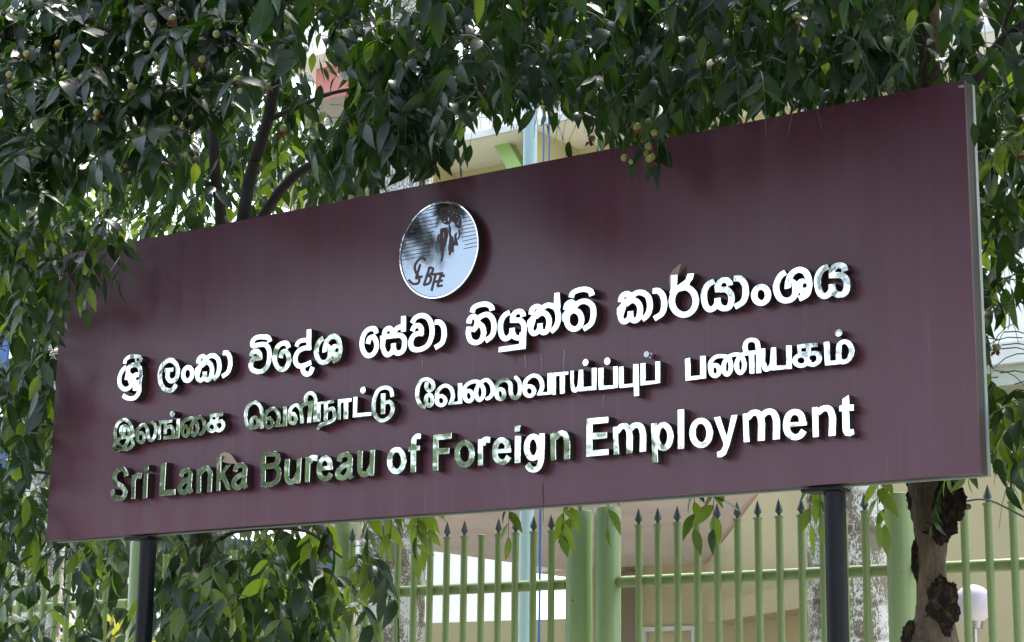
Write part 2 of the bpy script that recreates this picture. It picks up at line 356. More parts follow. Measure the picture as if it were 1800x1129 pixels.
# pink house glimpsed through the upper left leaves
hp = at_y(556, 122, 20); hq = at_y(640, 215, 20)
hs_ = empty('pink_house', (hp.x, 20, 0)); tag(hs_, 'pink rendered house with pale roof edge glimpsed through the upper left foliage', 'building')
MB().box(hp.x, hq.x, 20, 25, hq.z, hp.z).build('wall', MAT['pinkwall'], hs_)
MB().box(hp.x-.1, hp.x+1.6, 20.5, 25.1, 0, hq.z-.002).build('lower_wall', MAT['white'], hs_)
MB().box(hp.x-.6, hq.x+.3, 19.4, 25.5, hp.z+.002, hp.z+.7).build('roof', MAT['white'], hs_)
wz = at_y(575, 160, 20)
MB().box(wz.x-.5, wz.x+.5, 19.93, 19.997, wz.z-1.6, wz.z-.2).build('window', MAT['brown_dark'], hs_)
# bright white wall far left behind the trunk
w0 = at_y(-60, 1100, 16).x; w1 = at_y(335, 1100, 16).x; wt = at_y(100, 990, 16).z
ww = empty('white_outbuilding', ((w0+w1)/2, 16, 0)); tag(ww, 'white outbuilding with dark blue roof edge behind the left palm trunk', 'building')
MB().box(w0-4, w1, 16, 20, 0, wt).build('wall', MAT['white'], ww)
MB().box(w0-4.2, w1+.3, 15.7, 20.2, wt+.002, wt+.3).build('roof', painted('navy_roof', (.05, .07, .12), .6, .3), ww)
bs = empty('blue_awning', tuple(at_y(2, 620, 6))); tag(bs, 'blue awning sheet glimpsed at the left picture edge behind leaves', 'awning')
p = at_y(-30, 590, 6); q = at_y(10, 655, 6); MB().box(p.x, q.x, 6, 6.03, q.z, p.z).build('sheet', MAT['blue_sheet'], bs)
p2 = at_y(-30, 790, 6); q2 = at_y(6, 835, 6); MB().box(p2.x, q2.x, 6, 6.03, q2.z, p2.z).build('sheet', MAT['blue_sheet'], bs)
MB().tube([(p.x-.1, 6.06, 0), (p.x-.1, 6.06, p.z+.1)], .03, 10).build('pole', MAT['steel'], bs, smooth=True)

# ------------------------------------------------------------------ fence
YF = 2.6; TIPZ, RAILZ, BASEZ = 2.915, 2.515, .13
pl = tag(MB().box(-12, 12, YF-.12, YF+.12, .0, .45).build('plinth_wall', MAT['concrete']), 'low concrete plinth wall carrying the green spiked fence', 'wall')
barm = MB().lathe([(.0205, -2.3), (.0205, -.012), (.026, -.010), (.026, 0), (.0205, .002)], 0, 0, 12).mesh('bar'); set_auto(barm)
def spike_mesh():
    mb = MB(); s = .030
    prof = [(.012, 0.002), (.008, .012), (.015, .020), (.022, .030), (.002, .092)]
    mb.lathe(prof, 0, 0, 6); me = mb.mesh('spike'); return me
spm = spike_mesh()
barm.materials.append(MAT['green_paint']); spm.materials.append(MAT['spike'])
ZBAR = TIPZ - .092
def fence_section(xs, x0, x1, label, posts=(), missing=()):
    root = empty('steel_fence', ((x0+x1)/2, YF, .45)); tag(root, label, 'fence', 'pale green spiked steel fence sections')
    for z in (RAILZ, .75):
        mb = MB().tube([(x0, YF+.045, z), (x1, YF+.045, z)], .032, 14); mb.build('rail', MAT['green_paint'], root, smooth=True)
    for i, x in enumerate(xs):
        bo = link('bar', barm, None, root, loc=(x, YF, ZBAR))
        if i not in missing:
            so_ = bpy.data.objects.new('spike', spm); COL.objects.link(so_); so_.parent = bo; so_.rotation_euler = (random.uniform(-.04, .04), random.uniform(-.04, .04), random.uniform(0, 1))
    for (pa, pb, pt, cap) in posts:
        r = (pb-pa)/2 ; cx_ = (pa+pb)/2; rr = r*.93
        prof = [(rr, .2), (rr, pt-.01), (rr-.006, pt)]
        if cap: prof = [(rr, .2), (rr, pt-.075), (rr*1.1, pt-.072), (rr*1.1, pt-.004), (rr*.9, pt)]
        po = MB().lathe(prof, cx_, YF+.045, 28).build('post', MAT['green_post'], root, smooth=True)
    return root
random.seed(3)
S1x = [-2.967 - .1252*i for i in range(-5, 14)][::-1]; S1x = [x for x in S1x if x < -2.2]
fence_section(S1x, -4.8, -2.16, 'leftmost fence section, spiked green bars mostly behind leaves and the left palm trunk', [(-2.142, -1.984, 2.93, False)])
S2x = [-.532 - .1245*i for i in range(12)]; S2x = [x for x in S2x if x > -1.95][::-1]
fence_section(S2x, -1.97, -.35, 'fence section behind the left black sign post, overgrown with hanging leaves', [(-.334, -.181, 2.957, True)])
S3x = [-.158, -.039, .083, .208, .336, .458, .583, .712, .84, .963, 1.086, 1.214, 1.34]
fence_section(S3x, -.185, 1.42, 'fence section in front of the teal flagpole with one bar missing its spike', [(1.419, 1.583, 2.932, False)], missing=(8,))
S4x = [1.932, 2.057, 2.182, 2.308, 2.434, 2.56, 2.685, 2.813, 2.943, 3.069, 3.19, 3.312]
fence_section(S4x, 1.77, 3.42, 'fence section between the open-topped gate pipe and the right capped pillar', [(1.613, 1.778, 2.937, False), (3.407, 3.561, 2.907, True)])
S5x = [3.728, 3.854, 3.981, 4.11, 4.236, 4.362, 4.49]
fence_section(S5x, 3.55, 4.62, 'rightmost fence section, spiked green bars right of the scarred tree trunk')

# flagpole with blue halyard
YP = 4.6
pa = at_y(919, 1129, YP); fp = empty('flagpole', (pa.x, YP, 0)); tag(fp, 'tall pale teal flagpole rising behind the fence and the sign', 'flagpole')
MB().lathe([(.055, 0), (.052, 3), (.050, 9.0), (.03, 9.05)], at_y(925, 1000, YP).x, YP, 24).build('pole', MAT['teal'], fp, smooth=True)
fx = at_y(925, 1000, YP).x
for px, py, x2 in ((949, 890, 966), (945, 1100, 956)):
    q = at_y(px, py, YP-.1); q2 = at_y(x2, 250, YP-.1)
    MB().tube([(q.x, YP-.1, .8), (q.x+.01, YP-.1, q.z), (q2.x, YP-.1, q2.z), (fx+.06, YP-.06, 8.9)], .006, 6).build('rope', MAT['rope'], fp, smooth=True)

# globe lamp
YL = 5.0; g_ = at_y(1711, 1062, YL)
gl = empty('globe_lamp', (g_.x+.02, YL, 0)); tag(gl, 'round milky white globe lamp on a steel pole behind the right fence bars', 'lamp')
mb = MB(); R_ = .122; mb.lathe([(R_*math.sin(math.pi*i/16)+1e-4, g_.z - R_*math.cos(math.pi*i/16)) for i in range(17)], g_.x, YL, 28); mb.build('lamp_globe', MAT['globe'], gl, smooth=True)
MB().lathe([(.05, g_.z-R_-.03), (.06, g_.z-R_+.02)], g_.x, YL, 16).build('collar', MAT['steel'], gl, smooth=True)
MB().lathe([(.022, 0), (.022, g_.z-R_-.031)], g_.x, YL, 14).build('pole', MAT['steel'], gl, smooth=True)

# palm trunks
def palm(px0, px1, py, y, top, label, seed):
    a = at_y(px0, py, y).x; b_ = at_y(px1, py, y).x; r = (b_-a)/2*.95; c = (a+b_)/2
    root = empty('palm_tree', (c, y, 0)); tag(root, label, 'palm tree', 'lichen covered palm trees')
    rng = random.Random(seed); prof = []
    z = 0
    while z < top:
        prof.append((r*(1.06-.012*z)+rng.uniform(-.004, .004), z)); prof.append((r*(1.06-.012*z)-.006, z+.012)); z += .17
    mb = MB().lathe(prof, c, y, 36); mb.build('trunk', MAT['palm'], root, smooth=True)
    # crownshaft and fronds, high above the frame
    MB().lathe([(r*.8, top), (r*.75, top+.8), (r*.3, top+1.3)], c, y, 20).build('crownshaft', MAT['green_post'], root, smooth=True)
    for k in range(11):
        az = k*2*math.pi/11 + seed; fr = MB(); pts = []
        for i in range(9):
            t_ = i/8; pts.append(Vector((c+math.cos(az)*2.6*t_, y+math.sin(az)*2.6*t_, top+1.2+1.1*t_-2.2*t_*t_)))
        fr.tube(pts, [.03*(1-.9*i/8) for i in range(9)], 5)
        for i in range(1, 9):
            d = (pts[i]-pts[i-1]).normalized(); s_ = d.cross(Vector((0,0,1))).normalized()
            for j in range(4):
                b0 = pts[i-1].lerp(pts[i], j/4)
                for sg in (-1, 1):
                    tip = b0 + s_*sg*.5 + d*.25 - Vector((0,0,.22)); fr.add([b0, b0+d*.05, tip], [(0,1,2)])
        fr.build('frond', MAT['leaf'], root)
palm(641, 737, 1040, 5.6, 9.8, 'lichen spotted palm trunk behind the fence, left of the teal flagpole', 1)
palm(1425, 1556, 1040, 5.0, 9.4, 'thick white lichened palm trunk standing behind the right black sign post', 2)
palm(18, 92, 1060, 5.4, 9.2, 'mottled palm trunk at the far left behind leaves and fence bars', 3)

# ------------------------------------------------------------------ the sign
sign = empty('office_sign', (SW/2, .05, .13)); tag(sign, 'large maroon office sign with polished steel lettering and round emblem on two black posts', 'sign')
TH = .07
pan = MB().box(0, SW, 0, .012, ZB, ZB+SH).build('panel', MAT['maroon'], sign)
fr = MB(); fr.box(.001, SW-.001, .013, TH, ZB+.001, ZB+SH-.001)
fr.build('frame_box', MAT['frame'], sign)
tr = MB(); e_ = .022
tr.box(SW-.01, SW+.003, TH+.001, TH+.026, ZB-.004, ZB+SH+.004)
tr.build('side_trim', MAT['trim'], sign)
MB().box(.002, SW-.012, TH+.001, TH+.02, ZB-.004, ZB+.01).build('bottom_trim', MAT['trim'], sign)
MB().box(-.003, .001, TH+.001, TH+.02, ZB+.0, ZB+SH+.004).build('side_trim', MAT['trim'], sign)
MB().box(SW-.02, SW-.002, -.012, -.002, ZB+SH-.03, ZB+SH-.022).build('corner_clip', MAT['trim'], sign)
for px, py in ((271, 960), (1476, 900)):
    c = at_y(px, py, .1)
    MB().lathe([(.041, .13), (.041, ZB-.0235)], c.x, .06, 28).build('post', MAT['post_black'], sign, smooth=True)
    MB().box(c.x-.12, c.x+.044, .01, .11, ZB-.022, ZB-.009).build('mounting_plate', MAT['post_black'], sign, bevel=.003)
    MB().lathe([(.1, .131), (.1, .15)], c.x, .06, 24).build('base_plate', MAT['post_black'], sign, smooth=True)
GLY = [
('shri','S',[[6101,6577,-105,14,-157,39,-113,48,-219,118,-4,23,111,189,22,7,248,-131,90,-37,120,-24,172,-8,98,17,47,24,50,41,45,55,35,62,-2,15,-293,52,-13,45,-16,135,-11,23,-15,-4,-45,-52,-97,-73,-135,-54,-90,-16,-120,0,-120,25,-75,29,-98,53,-90,66,-82,82,-32,41,-53,98,-29,82,-33,173,0,90,9,60,16,67,29,75,46,90,69,100,87,88,41,31,217,122,19,-11,68,-90,26,-21,52,54,60,44,143,60,180,32,75,0,95,-11,2,7,-30,28,-31,55,-2,97,-229,41,-135,0,-68,-17,-97,-45,-38,-30,-9,-16,-9,-38,-1,-67,-18,-33,-188,22,-45,14,-4,19,9,83,24,82,28,45,41,41,112,73,90,38,75,22,105,17,113,0,75,-8,480,-84,90,-37,90,-92,27,-37,14,-45,-3,-38,-31,-56,-37,-35,-75,-38,-60,-16,-82,-5,11,-15,86,-43,90,-66,33,-33,43,-60,52,-120,25,-105,15,-113,0,-60,8,-37,-8,-90,-45,-293,9,-52,0,-68,28,-142,1,-120,-25,-90,-45,-90,-81,-105,-40,-41,-90,-66,-60,-30,-60,-22,-120,-24],[5745,7329,34,-3,90,23,60,47,27,38,-67,90,-46,120,-207,36,-32,16,58,293,0,135,8,45,-2,15,-9,7,-45,-21,-56,-39,-53,-52,-50,-75,-38,-75,-24,-83,0,-142,24,-105,29,-68,33,-48,60,-60,75,-51,90,-37],[6137,7936,17,-1,67,22,128,50,82,-9,105,-34,15,1,3,16,-17,75,-21,60,-25,40,-30,29,-75,46,-75,29,-67,17,-105,0,-75,-17,-68,-30,-24,-31,-10,-45,4,-61,102,-112,34,-15],[6480,7591,71,-1,46,31,15,30,2,30,-16,38,-17,16,-37,17,-53,0,-30,-15,-26,-26,-14,-37,6,-30,19,-30],[6442,8551,34,-3,30,10,33,31,13,22,2,38,-9,22,-31,33,-30,14,-30,1,-38,-12,-22,-17,-17,-26,-1,-53,9,-22,24,-24]]),
('la','S',[[8704,6741,-165,38,-97,44,-122,77,-129,113,-103,127,-68,120,-37,90,-30,98,-33,195,0,97,9,68,31,150,45,120,45,90,43,60,41,47,58,50,137,83,113,46,180,40,142,-1,158,-39,135,-60,150,-103,75,-76,84,-130,45,-97,30,-90,17,-98,-1,-120,-24,-127,-22,-68,-38,-75,-58,-75,-86,-62,-75,-37,-67,-22,-150,-25,-98,10,-105,36,-77,48,-99,90,-50,67,-30,60,-17,68,-2,225,-10,9,-75,2,-17,11,-2,83,9,105,10,9,38,2,37,-8,135,0,38,-7,322,-8,60,-14,4,-72,-8,-37,0,-68,-6,-15,-140,-4,-75,8,-12,-4,-7,-15,-7,-157,11,-49,27,-41,48,-49,45,-29,30,-9,45,1,38,9,82,37,32,40,30,67,16,75,8,98,-24,120,-53,120,-58,82,-41,41,-60,43,-120,60,-97,24,-45,0,-113,-24,-90,-38,-97,-65,-39,-48,-53,-98,-37,-120,-18,-97,1,-158,24,-120,60,-157,47,-78,79,-95,69,-60,92,-62,90,-37,82,-17,90,0,53,10,52,22,60,58,79,101,41,37,32,-14,178,-143,-4,-15,-90,-112,-71,-72,-45,-35,-60,-31,-60,-21,-112,-25]]),
('anusvara','S',[[9938,7107,-105,30,-60,30,-52,36,-90,91,-40,62,-44,105,-17,82,0,75,17,90,30,75,51,75,53,53,77,50,90,34,60,10,105,0,120,-33,75,-37,53,-36,71,-71,43,-60,45,-97,24,-113,1,-67,-18,-90,-29,-75,-44,-68,-68,-67,-93,-54,-97,-30],[9987,7348,34,-3,37,10,53,44,33,77,1,82,-18,68,-35,60,-49,46,-82,33,-46,-12,-53,-45,-32,-75,0,-90,17,-60,36,-60,48,-46]]),
('ka','S',[[11299,7019,-83,22,-120,74,-75,-43,-90,-30,-52,-10,-60,0,-53,10,-61,24,-66,48,-54,64,-53,90,-24,83,-9,112,-30,15,-7,15,2,270,111,90,122,120,-6,10,-177,35,-6,15,15,98,24,97,32,62,65,66,92,54,143,39,82,0,90,-24,150,-85,105,55,120,31,143,1,97,-17,128,-45,75,-37,129,-85,81,-80,69,-122,37,-128,17,-97,8,-75,-8,-165,-17,-83,-30,-90,-45,-90,-66,-90,-85,-76,-188,-114,-15,2,-94,121,-18,9,-60,-65,-83,-51,-67,-22,-53,-9],[10858,7268,21,6,30,20,60,84,11,48,0,127,4,12,15,7,270,-4,3,-150,18,-90,16,-32,29,-28,24,-3,15,9,24,47,39,142,8,53,0,120,-25,82,-30,53,-61,70,-68,36,-60,9,-60,-24,-172,-97,-15,-1,-30,26,-18,-12,-8,-15,-10,-97,-81,-225,-22,-38,2,-30,23,-52,24,-34],[11702,7298,24,6,78,62,52,75,37,90,17,90,0,150,-25,135,-46,114,-53,54,-52,36,-90,45,-68,22,-60,10,-75,-10,-82,-45,-12,-16,124,-57,68,-45,56,-56,80,-112,53,-128,16,-97,1,-83],[10824,8086,111,82,13,15,-3,8,-14,9,-30,1,-52,-22,-24,-41,-8,-45]]),
('aa','S',[[12346,7094,-92,158,-22,52,61,32,188,71,52,31,27,24,27,37,23,53,32,165,0,172,-16,83,-32,97,-38,62,-36,43,-77,54,-157,3,-38,9,-6,9,21,222,15,7,143,0,135,-25,82,-37,101,-77,66,-75,61,-97,44,-120,31,-180,1,-120,-16,-128,-24,-105,-36,-97,-55,-86,-65,-64,-85,-55,-293,-120]]),
('vi','S',[[14600,7082,-128,23,-120,37,-112,52,-113,74,-82,83,-40,70,-24,75,-14,113,7,60,17,60,52,90,69,70,81,57,1,8,-14,9,-150,57,-43,24,26,82,37,75,62,62,113,52,75,17,112,8,105,-18,90,-36,68,-44,90,-91,46,-85,17,-67,8,-75,0,-143,-11,-17,-45,-9,-75,-1,-38,-8,-30,-21,-202,30,-53,-3,-45,-22,-47,-46,-24,-53,0,-67,17,-60,13,-23,41,-41,53,-36,97,-44,120,-32,60,-8,90,1,75,16,53,23,69,46,52,45,44,50,38,78,23,67,24,143,0,210,-17,97,-30,98,-68,93,-68,51,-60,29,-52,17,-338,1,-157,-23,-98,0,-52,10,-53,22,-45,29,-24,26,-30,52,-24,90,0,83,17,67,22,45,28,38,79,69,105,60,105,37,112,17,203,-7,292,-38,128,-25,112,-38,77,-45,45,-45,37,-68,35,-127,-21,-17,-222,-66,-14,-7,-1,-8,113,-97,73,-98,52,-127,24,-105,16,-143,-8,-202,-32,-165,-53,-135,-53,-85,-66,-73,-114,-92,-90,-51,-98,-38,-112,-24],[15121,8539,12,0,0,15,-30,105,-16,23,-112,32,-210,30,-128,16,-172,-3,-45,-14,-70,-39,-28,-29,-11,-31,4,-24,22,-10,113,15,150,0,37,7,188,0,67,-8,98,-24],[14281,7984,116,18,113,-12,14,9,-11,22,-56,54,-37,17,-60,0,-38,-10,-22,-15,-25,-68]]),
('e_sign','S',[[16022,7049,-112,30,-75,38,-55,39,-83,82,-89,120,-67,128,-47,157,-15,120,0,105,8,68,16,82,30,90,37,83,77,122,81,80,92,62,127,52,173,33,127,-9,143,-39,82,-45,38,-30,31,-39,45,-90,25,-82,-4,-18,-216,-80,9,-15,50,-34,56,-56,73,-105,30,-60,22,-60,24,-105,9,-67,-9,-120,-24,-90,-37,-75,-77,-101,-90,-81,-90,-52,-97,-30,-53,-10],[16071,7291,71,-3,75,24,68,58,46,63,32,83,1,112,-33,128,-65,105,-26,26,-23,8,-22,-6,-16,-13,-43,-173,-9,-12,-37,3,-225,59,-12,10,0,15,33,143,22,52,29,45,53,53,77,39,90,24,68,7,98,-10,-7,45,-28,75,-33,24,-60,16,-83,1,-45,-10,-82,-29,-49,-32,-49,-51,-47,-77,-44,-112,-17,-83,0,-172,24,-113,30,-75,23,-45,80,-112,64,-62]]),
('da','S',[[17647,6658,-67,15,-90,38,-53,35,-75,75,-46,64,-38,75,-24,120,-94,13,-90,29,-68,39,-101,84,-73,97,-30,60,-22,75,-10,68,0,75,8,52,24,83,22,45,31,52,58,75,99,90,62,40,120,52,187,39,68,8,112,0,15,6,11,50,-3,65,-38,13,-105,16,-150,-1,-112,-25,-39,-45,-42,-90,-32,-43,-202,93,-17,17,60,128,36,52,48,47,68,37,37,15,105,24,158,16,213,-19,0,225,-7,38,0,120,4,12,15,6,82,-7,135,0,53,-9,9,-10,9,-75,15,-675,8,-37,-2,-180,-47,-38,-262,33,-75,1,-128,-16,-112,-31,-45,-23,-41,-31,-81,-98,-22,-45,-9,-37,-1,-105,25,-75,46,-64,68,-50,52,-17,83,-1,75,9,22,8,53,-1,382,89,15,-6,54,-192,2,-38,-341,-82,-22,-21,-20,-32,1,-22,17,-38,24,-33,53,-51,52,-16,53,2,32,46,86,180,17,14,225,-102,15,-10,4,-15,-93,-195,-39,-56,-67,-58,-45,-22,-90,-24]]),
('sha','S',[[18585,7125,-98,22,-60,23,-75,37,-82,58,-33,34,-66,90,-38,67,-45,105,-30,105,-16,98,-1,97,8,68,39,135,60,120,45,67,62,75,52,48,113,66,135,53,16,-9,30,-53,79,-150,-17,-15,-140,-60,-61,-60,-51,-75,-53,-112,-16,-68,0,-142,39,-143,52,-105,39,-56,45,-35,60,-30,68,-17,60,0,67,17,38,22,40,39,29,45,9,68,0,262,-11,95,-8,-5,-10,-52,-3,-75,-16,-32,-68,-30,-52,-9,-150,-8,-18,11,15,180,24,128,60,172,43,83,93,101,45,35,143,75,135,39,82,8,83,-10,105,-30,120,-59,67,-51,49,-48,58,-83,60,-142,39,-173,8,-120,-16,-165,-24,-120,-30,-97,-52,-98,-75,-75,-69,-40,-98,-36,-187,-54,-18,10,-72,168,-15,21,-15,-5,-88,-94,-55,-39,-60,-30,-67,-22,-83,-17],[19092,7959,10,-6,15,4,90,63,60,17,128,0,15,-8,37,-43,10,-5,5,8,-43,135,-43,67,-32,30,-62,38,-67,23,-45,3,-98,-33,-67,-43,-47,-48,-36,-75,8,-15,67,-27],[19407,7659,63,-2,31,17,22,30,7,30,-6,37,-17,26,-30,20,-37,9,-38,-9,-26,-16,-20,-30,-7,-37,7,-30,22,-30],[19150,7374,20,-2,75,28,1,11,-38,60,10,23,-11,0,-15,-16],[19340,7509,85,5,8,17,-31,1]]),
('e_sign','S',[[21311,7140,-113,30,-75,38,-55,39,-83,82,-88,120,-68,128,-46,157,-16,120,0,105,8,68,17,82,30,90,36,83,78,122,80,80,92,62,128,52,172,32,128,-8,142,-39,83,-45,37,-30,32,-39,44,-90,25,-82,-3,-19,-217,-79,9,-15,50,-34,56,-56,73,-105,30,-60,22,-60,25,-105,8,-67,-8,-120,-25,-90,-37,-75,-76,-101,-90,-81,-90,-52,-98,-30,-52,-10],[21359,7382,72,-3,75,24,67,58,47,63,31,83,1,112,-33,128,-65,105,-26,25,-22,8,-23,-6,-15,-12,-44,-173,-8,-13,-38,4,-225,59,-12,10,0,15,33,143,22,52,29,45,53,53,78,38,90,25,67,6,98,-9,-7,45,-28,75,-33,23,-60,17,-82,1,-45,-10,-83,-29,-48,-32,-49,-51,-48,-77,-44,-112,-16,-83,0,-172,24,-113,29,-75,23,-45,80,-112,64,-62]]),
('sa','S',[[22382,7074,-83,30,-97,73,-99,131,-60,120,-30,90,-24,112,-1,128,15,97,-14,45,-23,195,3,14,23,12,124,12,4,7,-40,15,-10,15,33,143,36,67,55,56,45,29,75,37,53,15,52,10,75,-1,45,-9,75,-29,62,-40,66,-56,15,-5,75,48,97,44,120,32,105,15,-3,312,-8,37,7,15,19,4,38,-7,172,-8,65,-11,14,-98,4,-619,-15,-7,-173,0,-97,-8,-11,19,-2,105,-17,12,-53,-3,-97,-37,-28,-32,-11,-45,16,-11,98,0,52,-8,105,-31,75,-38,53,-36,67,-60,62,-78,37,-75,15,-53,10,-60,0,-90,-25,-172,-22,-90,-38,-83,-73,-82,-56,-39,-60,-30,-142,-39,-128,-1,-75,18,-82,36,-83,52,-97,-59,-68,-29,-90,-25],[22445,7323,19,-5,38,11,45,28,24,26,38,75,9,30,-7,52,3,140,15,7,83,0,37,7,135,0,20,-11,7,-23,0,-150,24,-90,37,-60,55,-31,37,-10,53,10,52,22,39,47,39,180,0,142,-24,60,-31,41,-53,43,-60,30,-52,9,-180,1,-38,8,-450,0,-42,-12,-13,-30,-23,-150,9,-105,23,-82,44,-98,40,-62],[22371,8155,168,4,15,11,-6,23,-27,37,-55,45,-17,4,-45,-17,-16,-17,-17,-52]]),
('va','S',[[24091,7117,-150,30,-98,37,-67,38,-53,43,-39,49,-31,52,-29,75,-24,120,-1,75,10,60,29,83,69,120,52,60,69,54,89,43,-11,15,-214,90,0,23,52,120,39,54,70,51,9,15,-26,24,-150,94,-8,17,89,135,46,54,105,75,120,45,158,31,150,1,60,-8,67,-17,120,-45,143,-82,105,-88,99,-131,43,-80,39,-93,47,-172,15,-113,0,-187,-8,-68,-39,-157,-67,-158,-38,-67,-51,-68,-93,-91,-135,-75,-187,-60,-158,-25],[24147,7359,109,-4,112,16,135,39,77,39,61,60,59,90,60,150,24,105,8,172,-16,120,-39,143,-60,127,-65,90,-86,69,-98,53,-127,31,-105,-7,-128,-39,-52,-52,-64,-100,2,-7,9,-3,68,14,127,-1,68,-16,75,-38,30,-21,63,-63,43,-60,23,-45,24,-90,0,-150,-9,-105,-9,-10,-28,-5,-17,-39,-45,-1,-165,29,-75,-1,-90,-16,-38,-15,-45,-43,-54,-94,-10,-37,1,-98,24,-82,23,-38,61,-39],[23969,8071,114,18,98,6,5,6,-4,38,-28,45,-41,38,-22,3,-53,-10,-22,-13,-13,-18,-38,-98]]),
('aa','S',[[25160,7116,-91,159,-23,52,62,31,187,72,53,31,26,24,28,37,22,53,33,165,0,172,-16,83,-32,97,-39,62,-36,43,-76,54,-158,3,-37,9,-7,9,22,222,15,7,142,0,135,-25,83,-37,101,-77,65,-75,61,-97,44,-120,32,-180,1,-120,-16,-128,-24,-105,-37,-97,-55,-86,-65,-64,-85,-55,-292,-120]]),
('ni','S',[[27290,7098,-75,15,-120,45,-99,61,-69,68,-44,67,-52,113,-30,105,-17,97,8,135,41,181,52,2,225,-30,10,-10,5,-29,30,5,48,46,21,38,39,127,-1,53,-47,70,-22,14,-15,0,-38,-21,-16,-26,-11,-112,-10,-24,-45,-2,-233,38,-9,10,6,75,17,83,22,52,66,75,56,39,75,38,97,24,105,0,105,-47,60,-48,23,-8,82,41,83,30,142,32,68,8,90,0,67,-10,75,-22,75,-38,94,-69,101,-110,70,-115,37,-105,24,-142,0,-203,-32,-165,-52,-120,-36,-52,-78,-77,-98,-60,-225,-112,-22,7,-105,146,-83,-78,-120,-68,-150,-39],[28070,8514,-10,10,-8,38,-3,52,-13,23,-39,37,-77,47,-67,22,-105,17,-150,0,-75,-8,-120,-24,-60,-22,-23,-15,-9,-17,-34,-120,-17,-20,-247,71,-17,9,-2,15,40,135,30,53,82,75,62,32,105,37,157,31,173,16,165,-8,135,-24,142,-52,135,-89,84,-93,23,-45,15,-53,9,-67,-6,-23,-35,-10],[27866,7384,24,6,158,83,61,69,30,75,17,75,8,67,0,120,-8,68,-24,97,-23,53,-58,82,-54,53,-77,46,-105,2,-135,-32,-45,-22,-66,-47,6,-7,17,0,4,-8,-5,-30,114,-75,73,-64,46,-63,38,-75,30,-98,17,-120,-8,-97,-39,-143],[27339,7339,56,-4,45,9,75,31,47,54,30,75,17,83,-1,90,-16,75,-47,92,-52,42,-8,-2,-34,-50,-67,-67,-124,-98,-15,4,-45,42,-105,8,-10,-9,0,-60,16,-75,23,-67,45,-83,31,-33,45,-28]]),
('yu','S',[[28592,6632,-11,17,7,68,0,112,9,38,10,9,158,2,37,7,353,0,37,8,345,0,105,9,11,17,0,105,-6,15,-117,12,-105,32,-60,30,-98,71,-15,0,-45,-34,-60,-30,-82,-30,-53,-10,-97,0,-45,10,-75,30,-53,36,-85,86,-44,67,-52,120,-39,165,-16,143,0,112,25,150,30,83,67,112,118,128,79,54,90,37,172,45,18,-9,80,-198,90,104,60,43,45,23,112,31,90,8,83,-9,97,-30,75,-45,60,-51,46,-63,23,-60,15,-105,-9,-10,-30,-8,-172,-26,-30,-9,2,-7,110,-72,90,-91,54,-77,23,-45,31,-120,1,-165,-23,-113,0,-157,-7,-38,0,-330,-8,-37,-3,-148,-15,-6,-758,0,-37,-8],[29616,7287,26,-4,18,11,5,117,15,6,52,-5,10,10,8,30,8,60,0,75,-8,52,-17,45,-31,47,-67,69,-38,21,-37,9,-75,1,-331,41,-10,15,9,75,-9,22,-8,105,31,128,-20,1,-142,-37,-40,-24,-61,-60,-43,-60,-30,-60,-25,-98,0,-180,8,-67,24,-113,23,-67,39,-70,52,-54,15,-6,60,23,41,32,28,37,30,60,2,158,7,15,267,3,12,-3,7,-15,10,-165,52,-105,17,-24,30,-23,52,-22],[29661,8059,19,-2,7,10,-13,90,-9,16,-30,24,-38,15,-52,0,-45,-16,-24,-24,-38,-68,4,-15,28,-10,142,-9]]),
('ka','S',[[30905,7129,-82,22,-120,74,-75,-44,-90,-30,-53,-9,-60,0,-52,9,-60,24,-60,42,-38,39,-54,77,-22,45,-23,75,-11,120,-29,15,-7,15,2,270,110,90,122,120,-5,9,-180,39,12,109,24,98,39,71,52,52,53,36,112,45,75,16,83,0,90,-24,144,-84,111,54,127,33,135,0,53,-9,180,-55,9,7,10,68,0,172,7,38,4,161,150,0,37,-7,83,-2,10,-10,8,-30,53,-547,2,-68,-29,-97,41,-143,24,-165,-9,-165,-16,-82,-30,-90,-75,-135,-77,-86,-112,-81,-120,-69,-15,3,-94,120,-19,10,-60,-65,-82,-51,-68,-23,-52,-9],[30465,7378,20,5,30,21,60,83,12,48,0,128,3,12,15,7,271,-4,3,-150,17,-90,17,-32,29,-28,23,-3,15,9,24,46,39,143,9,52,0,120,-26,83,-29,52,-62,71,-67,36,-60,9,-60,-24,-173,-97,-15,-2,-30,27,-18,-12,-7,-15,-11,-98,-80,-225,-22,-37,2,-30,22,-53,24,-33],[31309,7408,24,6,78,61,52,75,36,90,18,90,0,150,-25,135,-47,115,-52,54,-53,35,-90,45,-67,23,-60,10,-75,-10,-83,-45,-11,-17,124,-56,67,-45,57,-56,80,-113,52,-127,17,-98,1,-82],[30431,8195,111,83,12,15,-2,7,-14,9,-30,2,-53,-22,-24,-41,-7,-45]]),
